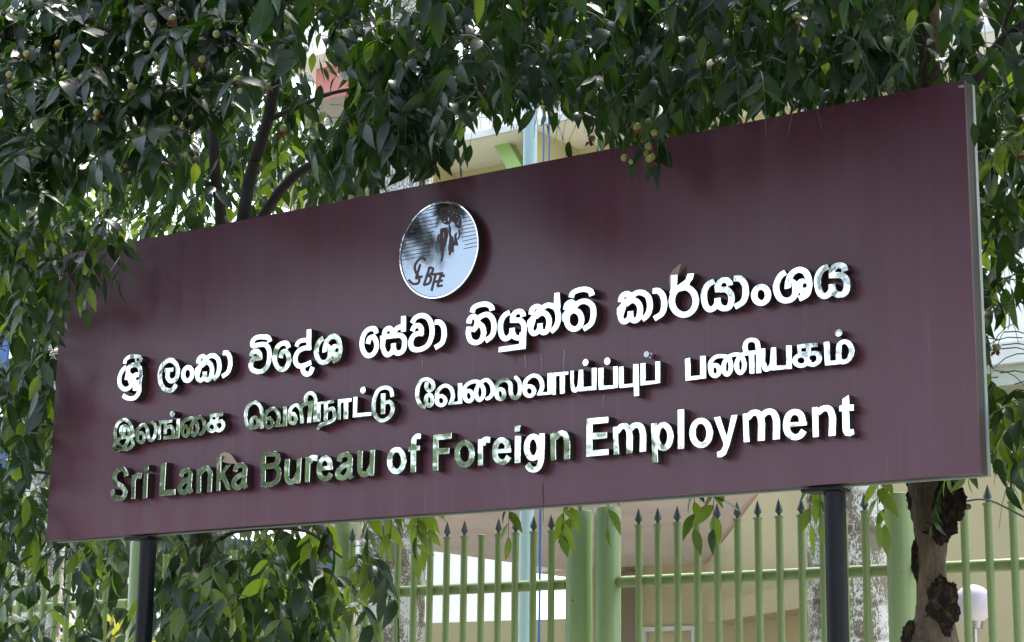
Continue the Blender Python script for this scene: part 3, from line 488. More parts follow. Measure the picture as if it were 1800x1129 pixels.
('ti','S',[[32996,7056,-120,189,-15,-2,-38,-37,-52,-36,-75,-37,-68,-22,-60,-10,-127,0,-120,32,-105,52,-75,58,-84,94,-68,120,-36,132,-52,15,-10,10,-37,248,9,22,-7,23,4,15,146,165,0,7,-15,9,-90,21,-5,15,26,135,29,83,40,56,60,50,52,30,113,38,120,1,97,-39,105,-93,98,48,67,23,90,16,120,9,128,-16,90,-24,142,-68,113,-80,106,-116,45,-83,23,-67,25,-158,0,-112,-16,-143,-24,-112,-30,-90,-38,-75,-39,-55,-90,-82,-157,-82,-180,-76],[33221,8519,-17,18,-27,112,-24,41,-67,36,-143,39,-75,8,-105,0,-112,-16,-105,-24,-39,-16,-26,-23,-31,-112,-17,-22,-240,66,-22,9,-5,14,33,120,38,68,37,37,81,53,131,46,157,32,60,8,233,-1,172,-31,143,-52,107,-62,50,-49,24,-34,38,-90,20,-105,-7,-8,-30,-8],[32917,7299,11,-1,195,82,49,32,43,52,37,90,24,113,9,67,0,180,-10,60,-22,68,-29,45,-69,67,-84,54,-53,23,-75,16,-90,1,-60,-10,-67,-30,-92,-76,-10,-15,12,-13,120,-68,86,-77,58,-75,60,-120,31,-135,1,-97,-17,-90,-15,-45,-46,-90],[32490,7344,26,-3,45,10,47,23,37,38,30,52,16,53,7,60,-7,60,-16,60,-30,60,-58,75,-41,31,-60,30,-38,9,-37,0,-68,-24,-54,-54,-37,-82,-9,-98,16,-82,15,-38,51,-82,71,-62,60,-29]]),
('ka','S',[[35418,7124,-82,22,-120,74,-75,-43,-90,-30,-53,-10,-60,0,-52,10,-62,24,-66,48,-54,64,-52,90,-24,83,-10,112,-30,15,-6,15,1,270,111,90,122,120,-5,10,-178,35,-5,15,15,98,24,97,31,62,65,66,93,54,142,39,83,0,90,-24,150,-85,105,55,120,31,142,1,98,-17,127,-45,75,-37,130,-85,80,-80,69,-122,37,-128,17,-97,8,-75,-8,-165,-17,-83,-30,-90,-44,-90,-66,-90,-86,-76,-187,-114,-15,2,-95,121,-18,9,-60,-65,-82,-51,-68,-22,-52,-9],[34977,7373,21,6,30,20,60,84,11,48,0,127,4,12,15,7,271,-4,3,-150,17,-90,17,-32,28,-28,24,-3,15,9,24,47,39,142,8,53,0,120,-25,82,-29,53,-62,70,-67,36,-60,9,-60,-24,-173,-97,-15,-1,-30,26,-18,-12,-7,-15,-11,-97,-80,-225,-23,-38,3,-30,22,-52,24,-34],[35822,7403,24,6,78,62,51,75,37,90,17,90,0,150,-25,135,-46,114,-52,54,-53,36,-90,45,-67,22,-60,10,-75,-10,-83,-45,-11,-16,124,-57,67,-45,56,-56,81,-112,52,-128,17,-97,0,-83],[34944,8191,110,82,13,15,-2,8,-14,9,-30,1,-53,-22,-24,-41,-8,-45]]),
('aa','S',[[36415,7126,-91,158,-23,53,62,31,187,71,53,31,26,24,28,38,22,52,32,165,0,173,-15,82,-33,98,-38,62,-36,43,-76,53,-158,4,-37,8,-7,10,22,222,15,6,142,0,135,-25,83,-37,101,-76,65,-75,61,-98,44,-120,32,-180,0,-120,-15,-127,-24,-105,-37,-98,-55,-86,-65,-64,-85,-55,-292,-120]]),
('ra','S',[[37757,7096,-112,23,-105,37,-113,60,-97,73,-78,79,-81,112,-52,105,-30,90,-25,135,0,90,25,135,42,113,-22,82,2,15,57,105,1,143,7,37,0,405,3,15,8,4,240,-15,68,-9,7,-6,-11,-334,-7,-37,1,-68,10,-8,392,196,79,210,16,20,300,-17,12,-11,-63,-225,-139,-135,-27,-90,12,-15,85,-51,75,-58,75,-75,85,-116,45,-90,29,-75,33,-165,-1,-105,-24,-127,-37,-98,-55,-92,-101,-110,-86,-62,-90,-45,-135,-39,-53,-8],[37791,7353,94,-4,75,17,85,47,74,75,45,82,24,90,8,75,-8,75,-17,68,-36,90,-59,90,-79,78,-75,51,-45,22,-60,17,-255,-24,-52,-36,-48,-48,-36,-53,-30,-67,-17,-75,0,-128,10,-52,15,-53,37,-82,51,-75,78,-79,105,-66,52,-22]]),
('ya','S',[[39613,7133,-127,37,-75,38,-75,57,-15,5,-90,-54,-98,-38,-105,-17,-105,17,-82,38,-71,54,-64,73,-46,77,-45,120,-40,195,-8,82,0,120,16,113,24,82,67,128,59,75,55,56,90,65,60,30,68,23,150,35,13,-14,77,-191,15,9,64,84,48,39,53,30,90,30,52,9,135,1,98,-25,60,-30,56,-39,80,-90,30,-67,15,-98,-3,-15,-28,-10,-203,-32,-8,-10,116,-75,80,-79,46,-64,45,-90,25,-105,0,-157,-32,-150,-29,-75,-46,-75,-43,-45,-34,-24,-60,-30,-90,-24],[39662,7375,56,-4,32,11,22,30,30,83,18,97,-1,90,-17,68,-39,69,-52,54,-53,36,-67,10,-68,0,-312,41,-6,15,11,67,-11,30,-8,105,10,53,22,60,-4,15,-129,-29,-77,-39,-54,-52,-51,-75,-37,-90,-10,-53,0,-187,8,-60,25,-113,22,-67,31,-62,34,-43,41,-26,53,17,49,39,57,90,3,157,11,18,262,1,13,-4,6,-15,10,-157,45,-98,39,-46],[39715,8147,18,-3,15,11,-14,90,-36,37,-40,18,-37,0,-53,-14,-37,-39,-31,-55,0,-15,16,-10,142,-9]]),
('aa','S',[[40164,7152,-91,158,-23,52,62,32,187,71,53,31,26,24,28,37,22,53,33,165,0,172,-16,83,-32,97,-39,62,-36,43,-76,54,-158,3,-37,9,-7,9,22,223,15,6,142,0,135,-25,83,-37,101,-77,65,-75,61,-97,44,-120,32,-180,1,-120,-16,-128,-24,-105,-37,-97,-55,-86,-65,-64,-85,-55,-292,-120]]),
('anusvara','S',[[41252,7157,-105,30,-60,30,-53,36,-90,91,-39,62,-45,105,-16,83,-1,75,17,90,30,75,51,75,54,52,77,50,90,34,60,10,105,0,120,-33,75,-37,52,-36,71,-70,43,-60,45,-98,24,-112,1,-68,-17,-90,-30,-75,-43,-67,-69,-68,-92,-54,-98,-30],[41301,7399,33,-4,38,10,52,44,33,77,1,83,-17,67,-36,60,-48,47,-83,32,-46,-11,-53,-45,-31,-75,-1,-90,17,-60,36,-60,48,-47]]),
('sha','S',[[42355,7124,-97,23,-60,22,-75,38,-83,58,-33,33,-66,90,-38,68,-44,105,-30,105,-17,97,-1,98,9,67,39,135,60,120,45,68,61,74,53,49,112,66,135,53,16,-10,31,-52,79,-150,-18,-15,-140,-60,-61,-60,-51,-75,-52,-113,-17,-67,0,-143,39,-142,53,-105,39,-56,45,-36,60,-30,67,-16,60,0,68,16,37,23,41,39,28,45,10,67,0,263,-11,94,-9,-4,-9,-53,-3,-75,-17,-31,-67,-30,-53,-9,-150,-9,-17,12,14,180,24,127,60,173,43,82,94,101,45,36,142,75,135,39,83,8,82,-10,105,-30,120,-60,68,-51,48,-48,58,-82,60,-143,39,-172,8,-120,-15,-165,-24,-120,-30,-98,-53,-97,-74,-75,-70,-40,-97,-37,-188,-54,-18,11,-72,168,-15,21,-15,-6,-88,-93,-54,-39,-60,-30,-68,-23,-82,-16],[42862,7958,11,-5,15,4,90,63,60,17,127,-1,15,-7,38,-44,9,-4,5,7,-43,135,-43,68,-31,30,-62,38,-68,23,-45,2,-97,-33,-68,-42,-46,-48,-37,-75,8,-16,68,-26],[43177,7658,63,-1,32,16,21,30,8,30,-7,38,-16,25,-30,20,-38,9,-37,-8,-26,-16,-21,-30,-6,-38,7,-30,22,-30],[42920,7373,20,-1,75,27,1,12,-38,60,11,22,-12,0,-14,-15],[43111,7508,84,5,8,18,-30,1]]),
('ya','S',[[44644,7073,-127,37,-75,38,-75,57,-15,5,-90,-54,-98,-38,-105,-17,-105,17,-82,37,-71,54,-64,73,-46,77,-46,120,-39,195,-8,83,0,120,16,112,24,83,67,127,58,75,56,57,90,65,60,30,68,22,150,36,13,-15,77,-191,15,9,64,85,48,39,53,30,90,30,52,9,135,1,98,-25,60,-30,56,-39,80,-90,30,-68,15,-97,-4,-15,-27,-11,-203,-32,-8,-10,115,-75,81,-79,46,-63,45,-90,25,-105,0,-158,-32,-150,-30,-75,-45,-75,-43,-45,-34,-24,-60,-30,-90,-24],[44693,7314,56,-3,32,11,21,30,31,82,17,98,0,90,-17,67,-39,70,-52,53,-53,36,-67,10,-68,1,-312,40,-6,15,11,68,-11,30,-8,105,10,52,21,60,-3,15,-129,-28,-77,-39,-54,-53,-51,-75,-37,-90,-10,-52,0,-188,8,-60,24,-112,23,-68,31,-62,34,-43,41,-25,53,17,48,38,58,90,2,158,12,17,262,2,12,-4,7,-15,10,-158,45,-97,39,-47],[44745,8087,19,-4,15,11,-14,90,-36,38,-40,18,-37,0,-53,-14,-37,-40,-32,-54,1,-15,16,-11,142,-9]]),
('i','T',[[5319,4097,-45,7,-52,22,-45,23,-60,43,-77,86,-30,68,-6,60,21,105,38,75,63,75,0,15,-12,22,79,60,7,15,-106,-18,-12,3,-57,165,-24,98,-7,75,9,67,37,128,60,127,81,120,45,53,48,40,83,52,127,51,158,33,150,-1,127,-32,150,-74,154,-114,103,-113,75,-135,67,-187,32,-135,8,-90,-4,-133,-97,-15,-5,-10,72,-65,54,-100,25,-120,-10,-75,-31,-62,-68,-67,-150,-75,-150,-45,-150,-25,-127,0,-98,18,-127,49,-203,-58,-60,-9],[5304,4796,23,-4,97,42,153,44,0,8,-63,28,-45,36,-35,48,-20,60,-1,150,10,45,22,60,62,69,75,37,105,25,127,0,105,-32,83,-45,116,-99,58,-75,51,-99,0,21,-29,86,-67,135,-84,93,-81,64,-77,47,-90,37,-45,10,-97,-1,-105,-24,-83,-37,-67,-51,-84,-116,-45,-90,-38,-112,-10,-60,9,-68],[5684,4391,18,-5,112,40,152,227,6,15,-7,15,-181,26,-90,0,-112,-17,-123,-46,-7,-15,10,-15],[5981,4278,88,12,90,24,75,29,64,40,20,30,2,38,-17,67,-31,56,-60,36,-19,-2,-145,-225,-63,-82],[5990,4863,34,-2,11,17,-17,105,-22,75,-30,60,-29,38,-40,40,-38,20,39,-75,9,-45,-1,-30,-30,-83,-51,-52,-39,-30,-1,-8,29,-10,60,-2],[5346,4278,18,-4,53,10,45,15,6,9,-161,173,-33,21,-24,-36,-16,-60,1,-15,35,-60,27,-24]]),
('la','T',[[6930,4362,-120,37,-45,23,-68,51,-76,101,-30,82,-17,135,-15,210,31,120,40,62,45,47,75,58,105,59,97,38,75,17,90,1,53,-10,45,-15,90,-45,60,-43,71,-71,42,-60,31,-83,33,-210,24,-82,67,-143,28,-37,26,-11,38,9,37,21,32,33,31,53,29,75,24,105,1,120,-18,90,-37,97,-39,39,-139,81,-35,60,1,33,19,27,26,17,30,9,45,-4,38,9,180,-104,63,-62,51,-90,30,-97,17,-90,0,-135,-25,-120,-30,-90,-37,-75,-28,-45,-56,-56,-59,-42,-54,-24,-97,-24,-90,0,-83,24,-67,47,-54,67,-60,120,-45,113,-50,277,-24,47,-60,62,-75,45,-60,7,-90,-31,-112,-74,-47,-56,-9,-22,3,-38,75,12,83,-1,75,-17,90,-37,90,-66,47,-56,44,-90,17,-75,0,-45,-24,-90,-39,-62,-35,-35,-48,-32,-90,-37,-52,-10],[6956,4544,56,-3,45,22,32,63,2,38,-10,37,-22,45,-47,49,-45,28,-67,9,-31,-11,-38,-37,-15,-45,-2,-30,10,-38,28,-52,55,-54]]),
('nga','T',[[9537,4441,-23,5,-195,0,-37,7,-195,0,-38,8,-195,0,-37,7,-195,0,-102,11,-7,15,0,135,11,18,525,-13,18,18,1,82,-8,83,-17,60,-43,67,-48,49,-15,6,-173,-58,-15,1,-22,15,-4,-50,8,-38,0,-135,-7,-15,-189,0,-7,15,0,150,-7,38,0,247,-9,68,-18,11,-150,0,-17,-11,6,-480,8,-38,-2,-240,-10,-8,-169,8,-7,15,0,195,8,38,0,315,7,37,4,331,22,11,368,0,37,-8,477,-4,7,-15,0,-120,-7,-15,-349,-5,-11,-17,1,-105,17,-5,135,46,98,8,52,-10,41,-17,88,-60,53,-60,60,-97,31,-113,1,-67,8,-38,-8,-75,4,-12,15,-6,37,1,12,17,16,758,17,9,150,-5,78,-12,1,-150,-7,-37,0,-128,-8,-37,0,-120,-7,-38,-15,-427,-12,-17],[9019,5528,-67,36,-32,48,-17,52,10,68,43,60,56,31,45,10,60,-10,52,-28,39,-48,17,-53,-2,-45,-37,-75,-39,-31,-45,-17]]),
('ai_sign','T',[[9971,4426,-112,34,-45,26,-57,47,-50,67,-23,45,-39,120,0,60,-23,188,18,127,30,60,35,45,61,53,63,39,112,52,90,30,150,32,158,0,52,-8,68,-16,120,-50,97,42,105,30,68,10,67,-1,75,-16,53,-22,92,-62,83,-83,81,-112,45,-98,24,-105,8,-75,-8,-82,-24,-83,-22,-45,-62,-86,-75,-65,-60,-30,-135,-41,-30,15,-37,3,-38,15,-31,39,0,38,21,30,48,31,97,31,48,35,51,75,15,38,10,67,-17,128,-22,60,-46,75,-35,45,-92,82,-32,17,-37,2,-75,-17,-47,-24,8,-23,48,-60,52,-90,30,-82,17,-90,0,-120,-9,-60,-38,-98,-69,-86,-75,-58,-60,-30,-60,-16,-52,0,-53,16,-60,36,-52,54,-53,88,-15,10,-36,-74,-28,-37,-71,-54,-75,-30,-45,-9],[10254,4908,12,7,2,45,24,98,60,112,50,60,-3,18,-83,23,-112,0,-53,-9,-97,-30,-83,-37,-62,-40,-29,-30,-15,-30,1,-30,128,3,90,-24,45,-22,54,-39],[10563,4630,8,-5,17,5,52,60,25,90,0,105,-17,83,-45,90,-32,34,-24,-19,-30,-60,-16,-60,-9,-68,1,-52,17,-98],[9998,4608,26,-1,33,31,21,60,1,30,-16,60,-36,60,-41,31,-37,9,-30,-15,-18,-25,-15,-53,0,-30,31,-90,30,-37]]),
('ka','T',[[12190,4509,-82,23,-90,51,-90,-44,-105,-24,-83,0,-112,24,-122,62,-43,38,-54,67,-23,45,-17,82,10,60,22,53,29,45,40,39,60,38,91,35,-23,22,-4,16,0,307,7,15,567,4,37,-7,173,0,75,-14,4,-133,-14,-37,-253,4,-16,-12,-2,-112,3,-12,26,-18,2,-23,-8,-30,-10,-105,-10,-10,-45,-6,-24,-44,22,-105,10,-7,41,0,23,-90,26,-18,37,0,30,9,45,22,45,37,19,55,-1,37,-17,53,-38,53,-75,3,-38,-7,-15,6,-5,155,8,15,35,10,135,0,60,-16,52,-30,69,-77,45,-90,17,-67,1,-53,-10,-52,-43,-90,-41,-41,-60,-43,-113,-53,-60,-15],[11752,4698,56,-1,37,14,30,21,19,41,-1,38,-9,30,-30,37,-61,39,-45,10,-60,-1,-30,-9,-26,-16,-21,-30,-9,-30,9,-45,14,-23,48,-46],[11917,5156,33,-4,18,11,1,105,-6,15,-185,4,-15,-6,-4,-95,7,-15]]),
('e_sign','T',[[14303,4435,-142,67,-128,76,-71,69,-35,52,-60,128,-47,180,-16,142,9,158,24,120,45,112,65,90,64,56,120,81,120,52,135,32,75,0,135,-32,97,-45,92,-61,114,-105,51,-75,30,-60,60,-188,39,-240,-7,-562,-4,-12,-15,-7,-207,4,-7,15,0,142,-3,13,-8,0,-101,-110,-56,-34,-83,-22,-97,0,-105,21,-23,-14,-37,-46],[14825,4677,12,0,9,30,0,345,-54,277,-60,143,-28,37,-93,84,-75,46,-83,29,-37,3,-53,-10,-75,-29,-67,-39,-87,-69,-41,-58,-31,-84,-17,-83,-8,-157,16,-128,46,-165,38,-75,39,-47,7,-5,7,7,-18,90,10,90,30,75,61,72,38,27,60,30,82,17,45,0,83,-17,67,-30,53,-35,61,-64,38,-60,33,-97,1,-98,-13,-45],[14510,4669,41,0,31,30,17,38,0,75,-16,45,-29,45,-33,31,-53,15,-46,-39,-17,-52,0,-38,17,-60,22,-37,37,-38]]),
('va','T',[[15355,4413,-120,37,-98,66,-61,79,-39,97,-1,210,-8,90,10,83,39,106,30,40,75,74,98,66,105,52,67,23,90,17,75,0,83,-17,82,-29,113,-61,93,-76,58,-75,53,-105,30,-98,16,-97,0,-45,-16,-83,-64,-150,1,-15,204,-4,12,4,6,15,0,173,-7,37,0,510,-6,53,17,11,210,0,15,-7,11,-94,7,-833,-757,8,-7,15,-6,90,40,22,17,23,67,142,24,83,-8,90,-16,67,-53,113,-46,55,-60,44,-75,37,-53,17,-45,0,-97,-31,-105,-67,-62,-63,-22,-52,-6,-45,15,-12,37,8,68,0,60,-10,82,-29,83,-52,55,-55,44,-68,24,-82,-2,-75,-15,-53,-30,-52,-50,-53,-34,-24,-45,-22,-90,-25],[15381,4595,56,-4,34,19,28,45,0,52,-23,53,-46,46,-60,24,-45,-2,-30,-20,-24,-33,0,-68,36,-67,40,-32]]),
('li','T',[[16873,4451,-90,23,-45,22,-41,32,-44,45,-36,52,-37,98,-10,67,15,105,-8,53,1,187,17,75,22,45,35,45,56,56,83,58,97,45,90,24,68,5,105,-22,52,-22,120,-77,158,85,67,25,7,18,-25,98,-8,75,10,52,22,53,36,45,86,76,82,46,60,21,90,10,113,-25,97,-44,113,-82,54,-62,37,-68,32,-127,8,-75,0,-353,8,-82,-8,-38,0,-157,-7,-38,-8,-217,-11,-95,-15,-7,-173,0,-30,8,-9,11,13,293,8,37,0,150,7,38,0,82,-7,38,0,337,-9,60,-24,90,-39,56,-82,59,-45,21,-38,9,-77,-40,-58,-67,-3,-38,33,-132,30,-7,38,8,195,5,11,-16,3,-68,21,-15,6,-15,-94,-912,-15,-7,-202,0,-15,3,-4,9,8,187,45,548,-3,90,-76,3,-105,-17,-60,-23,-90,-52,-28,-24,52,-142,54,-270,16,-195,0,-83,-5,-15,-22,-10,-112,-1,-38,-8,-45,2,-9,10,-2,120,-16,172,-39,203,-39,123,-34,57,-86,85,-67,43,-45,3,-38,-10,-60,-30,-78,-69,-28,-52,-1,-45,10,-10,82,-2,83,-25,55,-31,65,-64,39,-56,30,-75,10,-45,-1,-105,-32,-90,-35,-52,-31,-30,-48,-31,-60,-23,-60,-10],[16895,4633,16,2,15,11,24,47,1,90,-37,82,-33,32,-30,7,-31,-31,-17,-60,0,-30,9,-45,30,-60,31,-34]]),
('na','T',[[18431,4104,-53,30,-18,47,2,22,13,23,60,45,-26,45,22,24,105,68,97,37,158,24,142,9,285,69,45,22,24,24,17,68,1,37,-16,120,-17,68,-30,60,-24,1,-187,-52,-20,-9,-6,-15,-12,-357,-15,-7,-199,4,-7,15,-9,750,-17,11,-120,0,-38,6,-11,-17,-1,-765,-18,-11,-154,-4,-7,15,0,127,-7,38,0,135,-8,37,0,143,-7,37,-12,365,53,14,495,15,37,8,315,7,38,8,35,-4,14,-98,0,-52,-7,-15,-155,-4,-37,8,-128,0,-15,-7,-3,-177,3,-11,15,-3,180,47,90,1,75,-25,53,-38,39,-54,22,-45,30,-97,17,-90,7,-120,-16,-90,-30,-68,-51,-52,-33,-24,-75,-38,-68,-22,-262,-62,-263,-24,-60,-16,-105,-66,-16,-18,-18,-38,-32,-30,-31,-10]]),
('aa','T',[[20029,4473,-68,7,-11,17,0,735,-4,13,-15,6,-127,0,-18,-11,-9,-75,-1,-675,-17,-11,-135,0,-18,11,-9,105,0,817,12,18,675,-6,37,-8,75,0,17,-11,2,-120,-14,-45,-125,-4,-30,7,-17,-11,-11,-750,-17,-11]]),
('ta','T',[[21226,4487,-22,5,-533,0,-37,8,-113,0,-15,6,-4,567,-7,38,0,322,6,15,170,4,75,-9,10,-10,1,-727,7,-15,200,-4,37,-7,210,0,38,-8,210,0,37,-7,83,0,15,-7,3,-125,7,-30,-10,-17],[21016,5552,-60,30,-39,39,-24,60,2,67,22,53,47,46,60,24,67,-1,53,-20,46,-42,30,-67,0,-60,-37,-75,-39,-32,-60,-24]]),
('tu','T',[[22154,4140,-113,30,-52,23,-83,52,-120,105,-99,129,-52,105,-39,142,-16,165,16,218,46,202,60,150,69,115,75,84,60,43,75,38,105,37,128,25,172,-1,135,-32,75,-29,105,-61,60,-54,32,-45,37,-90,17,-75,17,-150,-13,-8,-90,-17,-90,-15,-23,3,-10,15,-24,165,-24,90,-59,60,-62,31,-105,32,-128,1,-142,-38,-60,-32,-53,-52,-61,-100,-53,-135,-39,-165,-15,-150,0,-75,23,-172,32,-98,73,-112,48,-56,60,-51,67,-45,60,-22,90,-2,135,32,68,30,52,36,34,33,65,90,53,120,10,67,-25,90,-53,90,-39,41,-15,7,-37,0,-135,-31,-14,-9,-5,-15,-11,-380,-15,-6,-128,0,-90,14,-3,387,-8,37,0,488,4,12,15,7,237,-4,7,-15,-4,-326,15,-3,112,25,105,0,60,-17,70,-39,65,-65,54,-78,23,-45,37,-105,9,-90,-31,-127,-53,-105,-88,-120,-84,-75,-144,-76,-120,-38,-113,-17]]),
('ee_sign','T',[[24591,4546,-172,37,-75,38,-90,80,-69,94,-15,22,-1,30,-52,90,-30,83,-24,127,-8,150,23,180,39,128,45,97,81,120,86,69,82,38,113,24,142,0,68,-9,105,-30,97,-45,90,-59,71,-70,29,-45,37,-105,10,-90,-18,-75,-31,-47,-38,-40,-82,-57,-96,-36,-5,-8,101,-58,34,-32,35,-45,37,-75,24,-97,1,-83,-10,-52,-37,-90,-67,-75,-40,-25,-60,-22,-60,-10,-45,8,-67,-6,-23,32,-52,27,-11,-12,-27,-79],[24574,4735,10,1,2,14,-34,82,-9,53,0,112,17,60,45,83,46,48,60,36,67,21,-11,15,-33,13,-60,43,-60,62,-47,77,-16,60,0,37,45,173,10,7,45,-4,164,-26,4,-22,-27,-90,-9,-60,24,-53,45,-45,17,-1,45,28,16,18,10,30,-2,38,-23,75,-50,60,-101,61,-113,32,-97,0,-53,-9,-54,-32,-43,-50,-40,-70,-37,-90,-31,-127,-8,-83,8,-157,24,-120,18,-45,57,-90,63,-83,18,-45,40,-24],[24837,4772,32,0,16,23,17,52,1,68,-10,45,-23,52,-24,33,-22,13,-24,-16,-23,-52,-2,-98,25,-75]]),
('va','T',[[25479,4528,-120,37,-98,66,-61,79,-39,97,-1,210,-7,90,10,83,38,106,30,40,75,74,98,66,105,52,67,23,90,17,75,0,83,-17,82,-29,113,-61,94,-76,57,-75,53,-105,30,-98,16,-97,0,-45,-16,-83,-64,-150,2,-15,203,-4,12,4,7,15,0,173,-8,37,0,510,-6,53,17,11,210,0,15,-7,12,-94,7,-833,-758,8,-7,15,-6,90,41,22,16,23,67,142,24,83,-8,90,-16,67,-53,113,-46,55,-60,44,-75,37,-53,17,-45,0,-97,-31,-105,-67,-62,-63,-22,-52,-5,-45,14,-12,37,8,68,0,60,-10,82,-29,83,-52,56,-55,43,-68,24,-82,-2,-75,-15,-53,-30,-52,-50,-53,-34,-24,-45,-22,-90,-25],[25505,4710,56,-4,34,19,28,45,0,52,-23,53,-46,46,-60,24,-45,-2,-30,-20,-24,-33,0,-68,36,-67,40,-32]]),
('ai_sign','T',[[27000,4568,-113,34,-45,26,-56,47,-50,67,-23,45,-39,120,0,60,-23,188,18,127,29,60,36,45,61,53,62,39,113,52,90,30,150,32,157,1,53,-9,67,-16,120,-50,98,42,105,30,67,10,68,-1,75,-16,52,-22,93,-62,83,-83,81,-112,45,-98,24,-105,7,-75,-7,-82,-24,-83,-23,-45,-61,-86,-75,-65,-60,-30,-135,-41,-30,15,-38,3,-37,15,-31,39,0,38,21,30,47,31,98,31,48,35,51,75,15,38,10,67,-18,128,-21,60,-46,75,-35,45,-92,82,-32,17,-38,2,-75,-17,-46,-24,7,-23,48,-60,53,-90,30,-82,17,-90,0,-120,-10,-60,-37,-98,-69,-86,-75,-58,-60,-30,-60,-16,-53,0,-52,16,-60,36,-53,54,-52,88,-15,10,-36,-74,-28,-37,-71,-54,-75,-30,-45,-9],[27283,5050,12,7,2,45,24,98,60,112,50,60,-4,18,-82,24,-113,0,-52,-10,-98,-30,-82,-37,-62,-40,-30,-30,-14,-30,1,-30,127,3,90,-24,45,-22,55,-39],[27592,4772,8,-5,17,5,52,60,25,90,0,105,-18,83,-45,90,-31,34,-24,-19,-30,-60,-17,-60,-8,-68,1,-52,17,-98],[27027,4750,25,-1,34,31,20,60,2,30,-17,60,-35,60,-41,31,-38,9,-30,-15,-17,-25,-16,-53,0,-30,32,-90,30,-37]]),
('la','T',[[29391,4491,-90,38,-38,31,-61,83,-38,75,-37,105,-17,82,-1,150,7,38,-7,75,-17,45,-50,52,-34,24,-97,39,-83,-1,-127,-45,-68,-47,-28,-37,-13,-45,3,-15,8,-4,113,0,67,-17,85,-47,74,-75,38,-67,24,-105,0,-53,-9,-45,-38,-82,-28,-38,-56,-46,-90,-38,-52,-9,-98,9,-60,22,-75,44,-48,48,-36,53,-53,142,5,38,-7,30,0,120,-7,37,8,113,24,82,23,45,31,39,53,45,82,52,105,46,128,31,127,1,53,-10,105,-37,67,-38,53,-36,60,-59,31,-41,23,-45,17,-68,0,-262,10,-53,52,-127,32,-49,15,-12,15,-2,37,12,38,25,32,56,31,97,15,128,-17,120,-37,120,-23,45,-36,45,-87,75,-3,30,-13,30,1,37,17,26,30,21,22,9,53,0,52,-23,105,-90,54,-63,38,-67,37,-98,24,-97,15,-135,-7,-83,-32,-135,-44,-97,-32,-47,-83,-67,-45,-23,-112,-31],[28698,4695,18,-1,31,24,23,52,1,53,-17,60,-20,30,-33,31,-38,9,-30,-16,-24,-47,-1,-75,33,-77,28,-28]]),
('va','T',[[30182,4503,-120,37,-98,66,-61,78,-39,98,-1,210,-7,90,9,82,39,107,30,39,75,75,98,66,105,52,67,23,90,17,75,-1,83,-16,82,-29,113,-61,94,-77,57,-75,53,-105,30,-97,16,-98,0,-45,-16,-82,-64,-150,2,-15,203,-4,12,4,7,15,0,172,-8,38,0,510,-6,52,17,12,210,0,15,-7,12,-95,6,-832,-757,7,-7,15,-6,90,41,23,16,22,67,143,24,82,-8,90,-16,68,-53,112,-46,56,-60,43,-75,38,-53,16,-45,1,-97,-31,-105,-67,-62,-63,-22,-53,-6,-45,15,-11,37,8,68,0,60,-10,82,-29,83,-52,55,-56,44,-67,24,-83,-2,-75,-15,-52,-30,-53,-50,-52,-34,-24,-45,-22,-90,-25],[30208,4684,56,-3,34,18,28,45,0,53,-23,52,-46,47,-60,24,-45,-2,-30,-20,-24,-34,0,-67,36,-68,40,-31]]),
('aa','T',[[31403,4518,-11,18,0,277,-7,38,3,619,15,7,218,0,37,-8,338,0,37,-7,147,-4,7,-15,0,-105,-7,-15,-87,-11,-67,0,-18,-11,-1,-720,-11,-43,-15,-6,-60,0,-38,-8,-105,0,-17,12,-1,120,-8,37,-7,600,-4,12,-15,7,-83,0,-64,-11,-14,-60,0,-413,-8,-37,-1,-255,-10,-10,-53,-8]]),
('ya','T',[[32469,4522,-68,30,-46,46,-37,68,-46,165,0,15,13,22,-7,53,0,540,6,15,162,3,18,-11,1,-315,-7,-37,0,-188,3,-12,26,-18,57,-170,16,-2,47,45,43,82,56,578,8,30,17,11,150,0,45,-9,12,-17,3,-710,15,-7,293,-7,37,-8,60,2,12,17,1,743,17,11,98,0,37,-8,83,0,15,-6,4,-275,-8,-37,0,-383,-7,-37,0,-188,-7,-15,-222,-4,-38,8,-600,7,-37,27,-45,-24,-90,-30],[33016,5594,-37,15,-47,39,-30,68,-1,52,16,45,32,46,75,38,45,2,52,-18,47,-38,30,-60,1,-67,-16,-45,-47,-54,-60,-24]]),
('pa','T',[[33686,4519,-11,17,0,143,-7,37,0,720,6,15,125,4,37,-8,75,0,18,-11,-6,-480,-8,-37,4,-223,15,-6,105,0,37,-8,120,0,38,-7,135,-5,15,4,4,12,1,758,10,9,15,2,37,-8,165,-7,15,-7,4,-87,-7,-37,-8,-675,-14,-98,-125,-4,-37,-7],[34106,5532,-52,14,-53,38,-31,55,-9,30,-1,37,18,60,38,48,45,28,68,10,52,-16,48,-32,29,-45,16,-68,-24,-82,-43,-45,-48,-24]]),
('pu','T',[[35406,4091,-11,17,-7,315,-14,68,-658,3,-15,7,-3,177,-8,38,0,667,7,15,192,4,17,-11,13,-733,15,-6,60,0,37,-8,263,0,37,-7,13,4,6,15,9,772,17,11,60,0,180,-15,15,-6,4,-980,8,-37,0,-293,-4,-12,-15,-7]]),
('pa','T',[[35724,4506,-11,18,0,900,6,15,117,4,38,-8,82,0,18,-11,-6,-38,0,-285,-8,-37,0,-278,-7,-37,3,-65,15,-6,113,0,37,-8,113,0,37,-7,135,-6,15,5,4,12,2,757,9,10,23,2,37,-8,158,-7,15,-7,4,-267,-8,-38,0,-322,-7,-38,0,-217,-7,-15,-125,-4,-37,-7]]),
